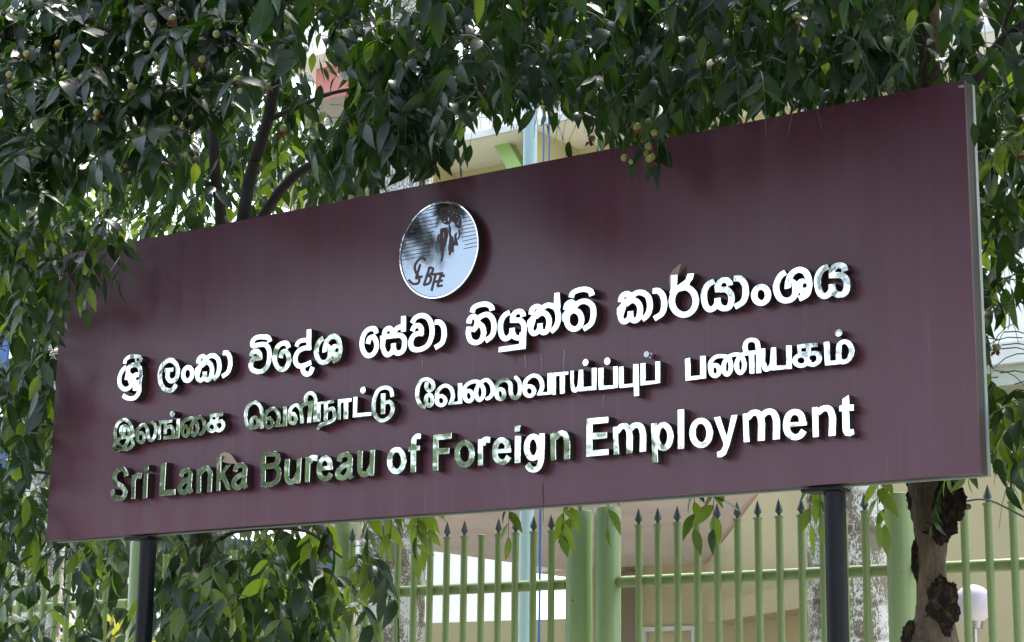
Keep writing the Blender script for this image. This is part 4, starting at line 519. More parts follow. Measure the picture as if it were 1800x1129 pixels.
('pa','T',[[37838,4491,-11,17,0,60,-8,38,-7,570,-8,37,4,185,53,13,180,21,17,-9,1,-202,8,-38,4,-507,15,-6,262,0,38,-8,97,0,12,4,7,15,1,757,18,12,52,0,38,-8,127,-1,28,-10,6,-15,-4,-905,-15,-6,-307,0,-38,-8]]),
('na','T',[[39166,4479,-68,15,-75,37,-78,77,-43,82,-17,60,-2,60,-21,30,0,188,8,67,17,60,30,60,31,41,38,37,90,66,112,52,120,25,113,0,127,-15,98,-17,135,-39,112,39,135,25,128,0,60,-8,135,-40,97,21,8,16,-26,120,0,90,10,52,30,83,35,60,61,60,62,31,53,17,90,15,60,0,135,-25,75,-29,52,-30,45,-36,32,-41,30,-60,15,-52,32,-240,0,-473,-7,-37,-8,-420,-6,-15,-208,-4,-17,11,-1,180,7,38,0,195,8,37,0,293,-7,15,-50,2,-11,-17,0,-83,-7,-37,0,-390,-8,-38,-4,-192,-15,-7,-67,0,-38,8,-75,0,-17,11,-9,38,-7,585,-9,105,-10,9,-15,2,-38,-8,-105,-1,-12,-10,59,-127,32,-128,-1,-165,-16,-82,-26,-68,-43,-63,-90,-81,-68,-24,-75,-1,-52,18,-38,22,-56,54,-57,83,-23,60,-17,90,0,82,17,105,44,128,68,112,-13,11,-120,0,-83,-17,-18,-16,35,-75,31,-120,9,-60,0,-128,-33,-157,-37,-68,-62,-71,-37,-28,-68,-30,-97,0,-53,23,-37,27,-38,39,-67,96,-64,-101,-56,-46,-60,-30,-30,-8,-53,-10],[40695,5425,301,-4,15,7,-20,192,-16,60,-23,38,-54,31,-82,17,-75,-10,-41,-31,-13,-22,-25,-83,1,-75,22,-105],[39449,4938,9,-4,9,11,13,68,22,67,37,68,56,75,-7,15,-160,26,-127,-3,-45,-14,-68,-38,-48,-39,-28,-37,-13,-30,7,-10,97,5,90,-24,45,-22,72,-62],[40311,4690,10,-5,10,5,27,42,27,116,0,97,-10,53,-30,90,-17,13,-31,-51,-32,-120,0,-142,18,-53],[39726,4683,17,9,24,43,17,68,8,82,-8,113,-26,90,-16,-8,-37,-67,-25,-120,2,-113,15,-52],[39195,4660,25,8,26,37,13,45,1,38,-10,45,-23,45,-29,30,-25,9,-26,-17,-20,-30,-9,-30,-1,-67,25,-68,31,-33]]),
('ya','T',[[41441,4499,-68,30,-46,46,-37,68,-46,165,0,15,13,22,-7,53,0,540,6,15,162,3,18,-11,1,-315,-7,-37,0,-188,3,-12,26,-18,57,-170,16,-2,47,45,43,82,56,578,8,30,17,11,150,0,45,-9,12,-17,3,-710,15,-7,293,-7,37,-8,60,2,12,17,1,743,17,11,98,0,37,-8,83,0,15,-6,4,-275,-8,-37,0,-383,-7,-37,0,-188,-7,-15,-222,-4,-38,8,-600,7,-37,27,-45,-24,-90,-30]]),
('ka','T',[[43420,4490,-83,23,-90,51,-90,-44,-105,-24,-82,0,-113,24,-122,62,-43,37,-54,68,-22,45,-17,82,10,60,21,53,29,45,41,39,60,38,90,35,-23,22,-3,16,0,307,6,15,567,4,38,-8,172,0,75,-14,4,-132,-14,-37,-252,4,-16,-12,-3,-112,4,-13,26,-17,2,-23,-9,-30,-9,-105,-10,-10,-45,-6,-24,-44,22,-105,9,-7,41,0,24,-90,25,-18,38,0,30,9,45,22,45,37,19,55,-1,37,-17,53,-39,53,-75,3,-37,-8,-15,7,-6,155,9,15,34,10,135,0,60,-16,53,-30,69,-77,45,-90,16,-67,1,-53,-10,-52,-43,-90,-41,-41,-60,-43,-112,-53,-60,-15],[42981,4679,56,-1,38,14,30,21,19,41,-1,38,-10,30,-29,37,-62,39,-45,10,-60,-1,-30,-9,-26,-16,-20,-30,-9,-30,9,-45,13,-23,48,-46],[43146,5137,34,-4,17,11,2,105,-7,15,-185,4,-15,-7,-3,-94,6,-15]]),
('ma','T',[[44678,4468,-30,21,-225,-7,-37,7,-315,0,-90,14,-4,133,-8,37,-7,540,-8,38,0,157,7,15,140,4,90,-9,9,-10,9,-75,0,-645,4,-12,15,-7,203,0,15,7,3,237,24,240,30,113,29,45,49,46,67,38,60,22,83,17,45,0,82,-17,83,-37,39,-24,66,-58,54,-77,29,-60,30,-83,17,-82,1,-75,-10,-53,-15,-60,-38,-90,-65,-97,-56,-56,-67,-44,-45,-22,-90,-24,-83,-8],[44764,4651,57,4,22,8,40,25,38,38,58,105,25,97,0,53,-10,52,-44,113,-39,52,-36,30,-62,25,-52,-15,-39,-32,-17,-60,-23,-225,0,-218,11,-11,60,-3],[44566,5557,-68,30,-24,24,-30,60,-1,60,16,45,39,46,60,30,68,2,45,-17,46,-39,30,-60,2,-60,-32,-67,-39,-32,-60,-24]]),
('S','L',[[5753,1640,-218,20,-135,32,-120,44,-77,48,-37,30,-39,45,-36,60,-45,127,-35,135,7,10,37,14,225,61,17,-17,72,-240,24,-33,45,-30,127,-38,180,-23,75,0,60,10,30,13,24,33,17,45,0,45,-37,60,-71,71,-165,126,-240,108,-128,82,-86,86,-80,112,-38,75,-24,83,0,75,31,97,46,83,84,97,75,62,90,44,112,32,120,16,75,-1,135,-24,90,-30,113,-60,67,-58,47,-56,22,-45,25,-127,3,-83,-7,-9,-277,-35,-10,7,-8,45,-1,67,-8,45,-17,38,-46,32,-90,36,-45,10,-68,0,-90,-17,-60,-30,-45,-44,-54,-85,-10,-52,17,-53,32,-55,79,-95,71,-47,240,-109,137,-91,81,-65,108,-100,58,-75,29,-53,16,-45,2,-112,-24,-83,-30,-60,-62,-78,-60,-44,-67,-29,-113,-25]]),
('r','L',[[6504,1682,-10,10,-8,83,-4,1092,15,6,120,1,112,65,75,17,105,-1,267,-55,6,-23,-37,-202,-14,-38,-19,-3,-240,51,-16,-10,-59,-86,-15,-7,-20,3,-5,-8,6,-337,8,-38,0,-180,7,-37,0,-173,8,-37,-4,-88,-15,-6]]),
('i','L',[[7400,1675,-112,5,-12,4,-7,15,52,1155,4,12,15,7,248,0,12,-4,6,-15,0,-270,-7,-37,0,-855,-4,-13,-15,-6],[7333,3024,-12,18,0,232,7,15,207,4,38,7,37,0,15,-6,11,-140,0,-105,-6,-15,-125,-4,-37,-7]]),
('L','L',[[8481,1707,-52,6,-11,18,53,1575,10,9,68,9,247,6,12,-17,0,-112,-8,-38,0,-495,-7,-37,0,-488,-8,-37,1,-113,18,-11,60,0,37,7,600,6,12,-17,-2,-262,-17,-12]]),
('a','L',[[10034,1651,-97,15,-113,37,-67,38,-56,46,-35,53,-32,105,0,97,16,68,30,60,43,52,139,107,90,53,135,67,237,73,6,15,-2,105,-31,39,-98,32,-82,1,-68,-15,-23,-19,-28,-135,-9,-23,-15,-10,-255,60,-15,10,-1,15,30,135,22,53,32,48,67,58,83,38,105,24,67,8,90,0,68,-8,135,-39,90,-45,70,-62,29,-37,22,-45,17,-83,0,-150,-7,-37,0,-158,-15,-120,1,-180,20,-60,74,-120,8,-22,-32,-25,-217,-95,-15,11,-45,74,-15,7,-113,-64,-75,-30,-67,-16],[10030,1900,27,-4,45,10,60,30,70,54,74,135,9,97,-3,27,-15,5,-135,-52,-143,-83,-70,-62,-16,-45,6,-67,28,-25]]),
('n','L',[[11127,1684,-187,6,-30,8,-10,10,-1,210,-8,38,0,405,-7,37,0,405,-6,60,17,11,262,1,105,57,45,15,98,17,120,0,127,-32,63,-31,87,-81,39,-54,39,-75,23,-75,8,-53,0,-112,-15,-120,0,-150,-7,-38,-2,-435,-17,-11,-263,0,-17,11,-1,435,7,38,0,157,15,120,-1,105,-9,38,-30,60,-39,40,-30,15,-82,1,-45,-16,-135,-126,-38,-27,-19,0,-6,-7,7,-38,0,-157,7,-38,0,-150,8,-37,0,-158,7,-37,0,-150,8,-75,-12,-18]]),
('k','L',[[12216,1715,-12,10,-7,22,0,248,-7,37,0,248,-8,37,0,248,-7,37,0,248,-8,37,-7,443,10,15,16,4,217,0,38,7,12,-4,7,-15,0,-120,7,-37,4,-591,15,2,307,320,135,3,38,7,139,-4,1,-7,-47,-45,-311,-267,-42,-48,465,-810,-3,-8,-15,-3,-180,0,-37,-8,-45,5,-374,554,-16,9,-54,-92,-10,-30,8,-45,6,-397,-18,-11]]),
('a','L',[[13560,1654,-98,15,-112,38,-68,37,-55,47,-35,52,-33,105,0,98,17,67,30,60,43,53,138,106,90,53,135,67,238,74,6,15,-2,105,-32,39,-97,31,-83,1,-67,-15,-23,-19,-28,-135,-9,-23,-15,-10,-255,60,-16,11,0,15,30,135,21,52,32,49,68,58,82,37,105,24,68,8,90,0,67,-8,135,-39,90,-45,71,-61,28,-38,23,-45,17,-82,0,-150,-7,-38,0,-157,-15,-120,0,-180,21,-60,74,-120,8,-23,-32,-24,-218,-96,-15,12,-45,73,-15,7,-112,-64,-75,-29,-68,-17],[13556,1903,26,-4,45,10,60,30,71,54,73,135,10,98,-4,27,-15,4,-135,-52,-142,-83,-71,-61,-15,-45,6,-68,27,-24]]),
('B','L',[[15380,1693,-23,5,-172,0,-15,7,-6,27,-9,7,-120,-3,-18,11,-1,442,-8,38,0,660,-7,37,2,390,11,15,36,11,90,2,17,25,13,4,457,0,203,-24,142,-31,53,-23,45,-30,52,-52,47,-77,39,-127,5,-75,-14,-90,-45,-83,-68,-82,105,-113,53,-90,22,-60,17,-105,0,-60,-8,-75,-31,-127,-23,-53,-37,-60,-62,-63,-82,-58,-90,-45,-105,-38,-128,-31,-67,-8],[15353,1942,297,-3,142,39,120,66,39,55,24,90,8,60,0,53,-9,60,-15,37,-29,45,-76,68,-62,33,-67,-7,-308,2,-102,-13,-7,-15,8,-38,0,-510,6,-15],[15393,2789,242,27,172,-5,49,31,50,60,7,30,-5,52,-25,75,-23,28,-38,11,-195,24,-195,9,-125,-12,3,-315,17,-11]]),
('u','L',[[16885,1693,-120,22,-77,39,-106,98,-66,112,-32,150,0,98,-8,37,0,300,8,38,7,262,9,53,10,10,45,1,38,-7,187,0,17,-12,-6,-165,-7,-37,0,-105,-8,-38,0,-300,8,-37,0,-83,22,-97,32,-53,40,-32,37,-9,60,17,34,32,35,45,118,187,8,5,23,-6,10,9,1,127,7,38,4,499,15,7,90,8,165,6,11,-18,0,-82,-7,-38,0,-210,-8,-37,-15,-705,-9,-83,-17,-11,-217,8,-15,6,-7,35,-8,3,-60,-35,-75,-30,-68,-16]]),
('r','L',[[17770,1750,-12,17,0,60,-7,38,-4,1047,15,7,203,0,75,42,75,24,60,5,90,-5,229,-48,5,-15,-6,-37,-44,-210,-12,-4,-52,8,-173,36,-24,-18,-42,-82,-24,-31,-15,-1,-60,30,-9,-6,-6,-852,-15,-6]]),
('e','L',[[18980,1712,-112,15,-90,30,-75,37,-112,84,-55,60,-45,83,-37,120,-17,97,0,150,8,60,16,83,30,90,30,60,43,60,101,91,98,53,90,24,97,0,113,-32,90,-45,86,-61,71,-73,40,-70,31,-120,2,-97,30,-15,6,-15,0,-158,-11,-17,-38,6,-270,0,-37,7,-270,0,-30,7,-15,-6,-3,-19,9,-38,22,-67,24,-40,60,-52,75,-37,68,-10,67,17,41,39,69,98,25,20,75,-41,145,-99,-1,-23,-80,-112,-49,-49,-52,-35,-120,-45],[19029,2411,41,-3,12,18,0,60,-10,52,-36,53,-78,54,-45,16,-38,-8,-52,-40,-24,-30,-30,-60,-24,-90,6,-15]]),
('a','L',[[19959,1676,-98,15,-112,37,-68,38,-55,46,-36,53,-32,105,0,97,17,68,30,60,43,52,138,107,90,53,135,67,238,73,6,15,-2,105,-32,39,-97,32,-83,1,-67,-15,-24,-19,-27,-135,-9,-23,-15,-10,-255,60,-16,10,-1,15,30,135,22,53,32,48,68,58,82,38,105,24,68,8,90,0,67,-8,135,-39,90,-45,71,-62,28,-37,23,-45,17,-83,0,-150,-7,-37,0,-158,-15,-120,0,-180,20,-60,75,-120,7,-22,-31,-25,-218,-95,-15,11,-45,74,-15,7,-112,-64,-75,-30,-68,-16],[19955,1925,26,-4,45,10,60,30,71,54,73,135,10,97,-4,27,-15,5,-135,-52,-142,-83,-71,-62,-15,-45,5,-67,28,-25]]),
('u','L',[[21233,1747,-120,22,-77,39,-106,97,-66,113,-32,150,0,97,-8,38,0,300,8,37,7,263,9,52,10,10,45,2,37,-8,188,0,17,-11,-6,-165,-7,-38,0,-105,-8,-37,0,-300,8,-38,0,-82,22,-98,32,-52,39,-32,38,-9,60,17,34,31,35,45,118,188,8,5,22,-6,11,8,1,128,7,37,4,500,15,7,90,7,165,6,11,-17,0,-83,-7,-37,0,-210,-8,-38,-15,-705,-9,-82,-17,-11,-218,7,-15,7,-7,34,-8,3,-60,-35,-75,-29,-67,-17]]),
('o','L',[[23117,1744,-105,15,-105,36,-92,55,-99,90,-58,75,-59,112,-38,113,-17,97,0,135,25,120,51,120,47,70,83,84,67,44,83,36,120,25,82,-1,90,-16,68,-23,75,-37,97,-73,83,-91,62,-100,44,-113,33,-172,-8,-135,-40,-143,-37,-75,-73,-97,-64,-54,-105,-60,-112,-32],[23114,1992,33,-3,53,16,45,29,32,33,33,53,26,67,17,90,0,68,-9,60,-30,97,-66,113,-56,56,-45,29,-60,23,-52,0,-45,-16,-45,-29,-62,-86,-39,-127,0,-120,32,-120,22,-53,39,-62,75,-74,53,-30]]),
('f','L',[[23903,1771,-11,17,-15,900,-11,17,-113,-5,-15,6,-2,207,17,12,105,7,15,7,5,199,9,53,22,67,51,83,76,75,85,46,67,17,98,0,135,-24,15,-11,3,-28,-23,-165,-10,-35,-30,-6,-113,22,-30,-3,-24,-23,-31,-75,3,-185,15,-6,165,0,12,-4,6,-15,-3,-200,-15,-6,-165,-8,-12,-4,-7,-15,0,-202,7,-38,0,-375,8,-37,-1,-255,-18,-11]]),
('F','L',[[25253,1747,-127,6,-12,3,-7,15,4,1573,15,6,180,0,37,8,218,0,37,7,218,0,37,8,260,3,7,-15,0,-247,-12,-17,-352,-2,-38,-7,-292,0,-15,-7,0,-332,90,-14,187,0,38,-7,187,0,83,-9,11,-18,0,-232,-4,-12,-15,-7,-582,-4,-6,-15,0,-247,7,-38,-1,-390,-18,-11]]),
('o','L',[[26845,1777,-67,7,-120,37,-120,68,-79,69,-65,83,-68,127,-30,98,-17,97,1,135,24,113,52,120,39,62,90,91,53,36,120,52,90,17,105,0,82,-17,68,-22,60,-30,120,-89,61,-70,45,-68,38,-75,37,-105,18,-90,0,-157,-18,-90,-22,-68,-37,-75,-51,-75,-101,-91,-113,-60,-97,-24],[26842,2026,41,-3,54,18,51,37,46,60,23,45,24,90,0,143,-39,127,-23,45,-50,68,-64,54,-45,22,-37,10,-60,-1,-53,-24,-33,-24,-59,-82,-22,-53,-16,-75,0,-112,16,-83,23,-60,22,-45,39,-54,45,-46,53,-36]]),
('r','L',[[27561,1798,-11,17,0,503,-8,37,4,605,15,7,188,0,75,50,37,15,90,17,98,-8,147,-33,6,-30,-30,-210,-11,-21,-15,-3,-135,27,-15,-3,-17,-23,-41,-90,-24,-27,-98,40,-17,-5,6,-53,0,-217,7,-38,0,-225,8,-37,0,-218,7,-37,-3,-27,-60,-14]]),
('e','L',[[28840,1754,-112,15,-90,30,-75,38,-113,84,-54,60,-45,82,-37,120,-17,98,-1,150,9,60,16,82,30,90,30,60,43,60,101,92,98,52,90,24,97,0,113,-32,90,-44,86,-62,71,-73,40,-69,31,-120,2,-98,29,-15,7,-15,0,-157,-11,-18,-38,6,-270,0,-37,8,-270,0,-30,7,-15,-6,-3,-20,9,-37,22,-68,24,-40,60,-51,75,-38,68,-10,67,18,41,39,68,97,26,20,75,-41,145,-99,-1,-22,-81,-113,-48,-48,-52,-36,-120,-45],[28889,2453,41,-2,11,17,0,60,-9,53,-36,52,-78,54,-45,17,-38,-9,-52,-40,-24,-29,-30,-60,-24,-90,5,-15]]),
('i','L',[[29499,1775,-10,10,-8,53,-7,1110,18,10,30,-6,270,-9,10,-10,1,-30,-7,-38,0,-255,-8,-37,0,-255,-7,-38,0,-255,-8,-37,-1,-203,-18,-11],[29477,3103,-11,17,0,225,5,15,28,12,60,0,135,15,64,-4,-1,-53,-15,-105,-15,-97,-9,-15]]),
('g','L',[[30465,1304,-120,15,-90,30,-53,30,-78,69,-36,45,-75,120,197,137,30,11,15,-11,102,-144,40,-39,75,-17,68,9,45,37,55,100,21,60,15,97,-16,4,-68,-35,-90,-24,-127,0,-135,46,-75,51,-71,71,-43,60,-45,82,-37,105,-17,75,-8,60,0,135,32,150,37,90,73,105,39,38,77,54,98,37,60,10,82,0,53,-10,97,-37,98,-63,10,9,1,75,11,17,38,-6,232,-1,12,-18,6,-82,-6,-30,0,-375,-8,-38,0,-195,-7,-37,0,-323,-25,-150,-60,-150,-32,-54,-75,-91,-60,-44,-82,-37,-75,-17],[30431,2041,19,-2,37,21,45,46,25,47,22,60,17,75,0,113,-17,90,-45,112,-36,53,-41,41,-37,20,-30,3,-30,-10,-38,-36,-46,-78,-32,-120,0,-120,17,-90,52,-120,45,-60,39,-32]]),
('n','L',[[31984,1762,-12,18,0,97,8,38,0,225,7,37,0,225,-8,98,-16,90,-30,90,-28,45,-19,15,-15,3,-45,0,-37,-17,-173,-136,-15,4,-30,30,-9,-4,17,-838,-98,-14,-150,0,-15,7,-4,222,-7,38,0,345,-8,37,0,353,-7,37,0,90,7,15,132,11,105,0,15,-6,5,-20,10,-6,97,61,83,29,60,10,105,-1,52,-9,113,-45,75,-65,39,-56,52,-120,24,-90,16,-105,0,-60,7,-38,0,-225,-7,-37,0,-233,-8,-37,-1,-98,-17,-11]]),
('E','L',[[33098,1777,-11,18,0,495,7,37,0,765,8,38,4,245,15,6,645,0,37,-7,380,-4,6,-15,-7,-30,0,-203,-11,-17,-758,-1,-15,-7,-4,-312,7,-15,110,-11,187,0,38,-8,360,-9,11,-17,0,-233,-4,-12,-15,-6,-687,-4,-7,-15,0,-398,4,-12,15,-6,765,-2,11,-17,-3,-237,-15,-7]]),
('m','L',[[34439,1759,-10,10,-8,45,0,180,-8,37,0,180,-7,38,0,187,-8,38,0,180,-7,37,-1,218,57,11,142,1,98,72,97,37,53,10,120,0,82,-17,60,-23,105,-73,83,52,82,36,83,18,112,-1,53,-9,105,-38,69,-46,46,-45,59,-90,37,-90,24,-90,15,-98,1,-397,-7,-38,-8,-292,-7,-15,-274,-4,-18,11,7,308,7,37,0,368,-8,60,-32,112,-36,68,-40,34,-23,6,-52,1,-55,-26,-95,-80,-10,-18,21,-187,0,-165,-7,-38,-8,-397,-9,-90,-17,-11,-275,3,-6,15,0,38,7,37,0,203,8,37,0,165,7,38,0,165,-7,37,-1,68,-17,82,-39,93,-37,36,-68,3,-26,-12,-152,-157,-17,-1,-30,24,-10,-8,43,-863,-18,-11,-187,0]]),
('p','L',[[36261,1314,-11,18,0,97,-8,38,0,360,-7,37,0,360,-8,38,-6,645,17,11,188,0,45,6,11,-17,1,-68,10,-11,98,64,90,33,52,8,75,0,105,-25,98,-52,86,-77,81,-120,52,-135,25,-127,0,-158,-25,-127,-30,-83,-45,-82,-67,-83,-107,-77,-113,-37,-120,-2,-52,10,-105,44,-68,49,-22,4,10,-531,-18,-11],[36775,1992,41,-2,37,21,47,56,23,45,22,60,17,82,0,120,-17,90,-23,68,-29,60,-70,78,-52,23,-56,-26,-62,-83,-41,-127,-10,-98,16,-120,31,-97,51,-90,46,-45]]),
('l','L',[[37661,1752,-187,13,-12,3,-7,15,0,1568,4,12,15,7,270,0,12,-4,6,-15,-7,-1485,-11,-110,-15,-6]]),
('o','L',[[38521,1729,-105,15,-83,29,-105,61,-71,62,-80,105,-53,105,-30,97,-17,98,0,127,10,68,30,105,60,120,65,82,86,69,105,52,105,25,128,0,97,-25,120,-59,75,-59,84,-100,49,-83,33,-82,33,-143,0,-157,-25,-120,-45,-113,-66,-97,-98,-90,-100,-55,-105,-31],[38517,1978,34,-3,54,18,36,26,61,72,30,60,24,97,1,135,-33,120,-29,60,-39,56,-43,42,-55,31,-30,9,-60,1,-45,-17,-49,-39,-35,-45,-31,-60,-30,-113,-1,-112,25,-113,29,-67,38,-60,43,-45,34,-25]]),
('y','L',[[39380,1285,-90,6,-45,13,-17,200,17,16,150,42,30,22,98,152,-12,128,-410,1020,1,22,46,11,135,0,37,8,60,0,15,-6,246,-718,32,-76,7,1,9,23,191,772,18,11,262,-1,7,-10,-13,-52,-337,-1095,-174,-378,-23,-29,-165,-82]]),
('m','L',[[40450,1779,-10,10,-9,45,0,180,-7,38,0,180,-8,37,0,188,-7,37,0,180,-8,38,-1,217,58,11,142,1,98,72,97,38,53,9,120,0,82,-17,60,-23,105,-73,83,52,82,37,83,17,112,-1,53,-9,105,-38,69,-46,46,-45,59,-90,37,-90,24,-90,15,-97,1,-398,-8,-37,-7,-293,-7,-15,-274,-4,-18,12,6,307,8,38,0,367,-8,60,-32,113,-36,67,-40,34,-23,7,-52,0,-55,-26,-95,-79,-10,-18,21,-188,0,-165,-8,-37,-7,-398,-9,-90,-17,-11,-275,4,-7,15,0,37,8,38,0,202,7,38,0,165,8,37,0,165,-8,38,0,67,-17,83,-39,92,-37,36,-68,3,-26,-11,-153,-158,-16,-1,-30,24,-10,-8,43,-862,-18,-12,-187,0]]),
('e','L',[[42672,1710,-98,15,-105,37,-120,68,-71,61,-50,68,-37,75,-30,97,-18,113,0,135,23,135,32,105,45,97,66,90,93,69,112,45,83,18,120,-1,112,-32,75,-37,90,-65,39,-42,60,-105,32,-127,11,-90,8,-27,19,-26,0,-120,-11,-17,-701,-5,10,-90,37,-90,54,-54,90,-45,67,-9,75,24,26,24,91,120,26,22,75,-43,146,-107,-2,-15,-73,-97,-94,-92,-67,-37,-90,-30,-113,-17],[42766,2424,56,-3,11,18,-25,142,-27,45,-49,40,-45,22,-38,8,-60,-16,-45,-27,-31,-42,-30,-67,-24,-90,3,-12,15,-7]]),
('n','L',[[44325,1739,-22,5,-210,0,-17,11,6,173,7,37,0,68,15,142,0,98,8,37,0,135,-16,113,-24,75,-23,45,-24,29,-30,12,-67,-1,-45,-16,-165,-114,-45,47,-15,4,-4,-546,8,-38,-2,-277,-10,-10,-37,-9,-195,0,-15,7,-4,777,-7,37,0,338,6,15,245,2,10,-10,4,-45,8,-3,105,57,83,23,60,9,127,0,98,-24,60,-30,33,-24,57,-58,46,-70,45,-112,24,-105,9,-90,0,-143,-8,-37,0,-98,-22,-255,-1,-112,-11,-65,-15,-7]]),
('t','L',[[44934,1681,-165,38,-15,9,-92,165,-9,120,0,630,-12,17,-102,5,-6,15,0,38,18,169,15,7,75,0,18,11,9,68,0,97,12,68,269,130,11,-10,8,-83,0,-180,9,-90,17,-11,97,0,53,-9,10,-10,1,-45,-7,-37,-4,-148,-15,-6,-158,6,-10,-10,-8,-30,0,-570,43,-90,28,-3,75,19,15,-4,18,-102,7,-112,-10,-10,-158,-52]]),
('motif','M',[[25809,11330,-10,10,-8,52,-35,300,64,443,-75,285,22,330,-18,11,-112,0,-60,10,-143,90,-17,24,-119,300,-53,172,-17,120,1,23,10,15,135,48,68,0,37,8,270,4,203,-12,52,-10,28,-23,0,-8,-23,-22,2,-23,8,-10,15,-8,15,2,23,30,7,1,75,-57,32,-33,142,-232,129,-263,-7,-52,-2,-188,-97,-165,-24,-27,-45,18,-105,60,-90,214,-158,120,-22,-6,-111,-124,0,-15,84,-150,0,-157,-7,-60,17,-113,9,-16,30,-18,30,-30,69,-86,25,-270,0,-67,8,-30,2,-90,-10,-195,-11,-52,-15,3,-27,34,-41,34,-17,-19,-56,-120,-24,-11],[25374,11106,-30,13,-4,18,50,308,-122,420,-4,105,-10,9,-52,-12,-15,6,-39,117,-18,82,9,83,40,131,45,-2,34,-17,-35,-120,-9,-60,16,-82,24,-72,8,-13,7,-1,2,348,9,53,9,150,10,42,30,13,120,16,128,0,105,-9,10,-10,8,-52,30,-315,-92,-368,-123,-247,-10,-68,-2,-247,-89,-210,-17,-15],[26267,11706,-158,30,-27,9,-7,15,0,127,8,38,0,247,9,83,17,17,113,56,4,-21,-37,-165,103,-367,-1,-45,-9,-20],[26282,11976,-23,12,-7,12,61,112,17,60,0,60,-43,180,25,17,30,3,16,-12,38,-150,9,-98,-24,-82,-62,-109,-15,-11],[26249,12652,25,-1,41,24,21,37,9,38,-17,60,-22,30,-24,10,-45,-1,-23,-14,-17,-25,-16,-45,2,-30,22,-53],[25448,13132,16,-7,9,7,25,120,0,90,-8,60,-17,53,-16,11,-13,-11,-11,-30,-10,-60,1,-143,9,-52],[25624,13192,13,-1,16,16,25,90,-10,105,-15,38,-16,10,-15,-2,-13,-16,-21,-82,0,-53,10,-60],[25725,12900,24,-2,26,24,22,75,-16,68,-14,22,-18,11,-22,-2,-15,-9,-26,-52,2,-83,15,-30],[25476,12112,11,-2,9,17,9,68,0,202,-9,68,-17,14,-9,-14,-10,-53,0,-232],[25514,13027,28,0,35,30,1,45,-9,17,-22,15,-30,1,-25,-10,-13,-13,-9,-25,0,-15,17,-30],[26159,13005,48,-1,24,23,7,30,-31,39,-45,0,-28,-24,-4,-37,9,-17],[25499,12877,36,0,19,14,9,16,-1,38,-23,23,-22,5,-23,-5,-24,-31,2,-33],[25874,13140,48,-3,18,10,15,30,-11,30,-45,19,-37,-16,-14,-33,14,-30],[25919,13387,40,-1,26,16,7,38,-16,22,-39,11,-41,-18,-7,-15,2,-30],[25746,13312,41,-1,28,24,2,25,-30,36,-38,0,-28,-31,-2,-15,7,-23],[26010,13222,32,-5,30,13,9,15,1,30,-18,24,-37,7,-34,-24,-5,-30],[26331,12855,33,-2,30,23,1,31,-16,17,-37,9,-32,-18,-7,-30,9,-17],[26189,13147,40,-1,23,15,4,31,-19,24,-38,8,-31,-24,-4,-30]]),
('monogram','M',[[24895,9816,-75,23,-15,16,181,593,12,45,-3,15,-48,10,-82,3,-7,9,2,38,-10,10,-40,-18,-1,-15,33,-34,32,-56,6,-45,-5,-60,-24,-75,-22,-45,-32,-41,-37,-28,-45,-22,-60,-17,-218,-24,-15,5,-9,30,-48,30,3,22,138,338,7,30,-8,37,30,16,9,14,97,240,2,75,12,18,135,9,45,-10,67,-30,56,-47,21,-45,1,-52,-16,-53,-48,-82,1,-16,203,-3,37,-7,233,0,90,-8,15,-6,3,-80,-11,-19,-180,-2,-97,10,-76,-4,-11,-15,-42,-135,-18,-60,4,-16,143,-3,15,5,61,141,4,53,10,11,270,0,17,-11,1,-83,-6,-15,-185,-7,-35,-75,2,-15,11,-4,90,0,15,-6,0,-100,-15,-6,-150,-4,-42,-90,3,-15,9,-3,184,-5,7,-15,0,-75,-7,-15,-287,0,-10,43,-38,17,-7,15,47,120,1,30,-138,3,-16,-18,-102,-330,-9,-10],[23927,10206,-127,23,-83,37,-109,92,-90,97,-5,15,62,64,15,4,157,-153,68,-44,105,-24,90,0,45,9,25,17,14,22,9,38,-3,61,-15,7,-128,-18,-10,10,-12,52,-22,23,46,135,-72,127,-51,143,-18,97,18,90,37,83,66,90,56,56,75,50,97,38,75,16,68,0,60,-16,67,-43,75,-71,-6,-23,-46,-55,-24,-5,-94,83,-32,16,-68,2,-67,-17,-85,-46,-69,-68,-59,-90,-23,-82,17,-90,22,-68,32,-60,7,2,17,36,106,285,20,6,87,-36,-3,-30,-143,-390,6,-17,75,-88,120,18,23,-3,10,-15,8,-83,-18,-10,-83,-9,-20,-11,1,-82,-9,-53,-17,-46,-43,-51,-39,-24,-60,-17,-60,-8],[24519,10223,46,-3,90,16,37,15,26,24,21,38,23,90,-10,31,-30,32,-37,15,-68,-4,-91,-217],[24690,10643,77,20,56,47,37,75,-2,23,-16,18,-52,22,-15,0,-15,-9,-73,-181]]),
('engraved_line','M',[[24450,13584,-8,10,3,7,57,11,585,15,38,8,172,0,38,7,172,0,38,8,172,0,38,7,172,0,38,8,22,-2,10,-9,-2,-13,-15,-6,-345,-8,-38,-7,-172,0,-38,-8,-165,0,-37,-7,-173,0,-37,-8,-173,0,-37,-7,-173,0,-37,-8]]),
('engraved_line','M',[[23980,13406,-8,10,3,7,42,12,135,0,38,7,480,15,37,8,473,15,37,7,15,-1,10,-10,-2,-12,-15,-7,-270,-7,-38,-8,-135,0,-37,-7,-135,0,-38,-8,-135,0,-37,-7,-128,0,-37,-8,-135,0,-38,-7]]),
('engraved_line','M',[[23763,13221,-8,10,3,7,57,11,608,15,37,8,608,15,37,7,90,0,13,-11,-5,-9,-45,-10,-173,0,-37,-7,-180,0,-38,-8,-172,0,-38,-7,-180,0,-37,-8,-180,0,-38,-7]]),
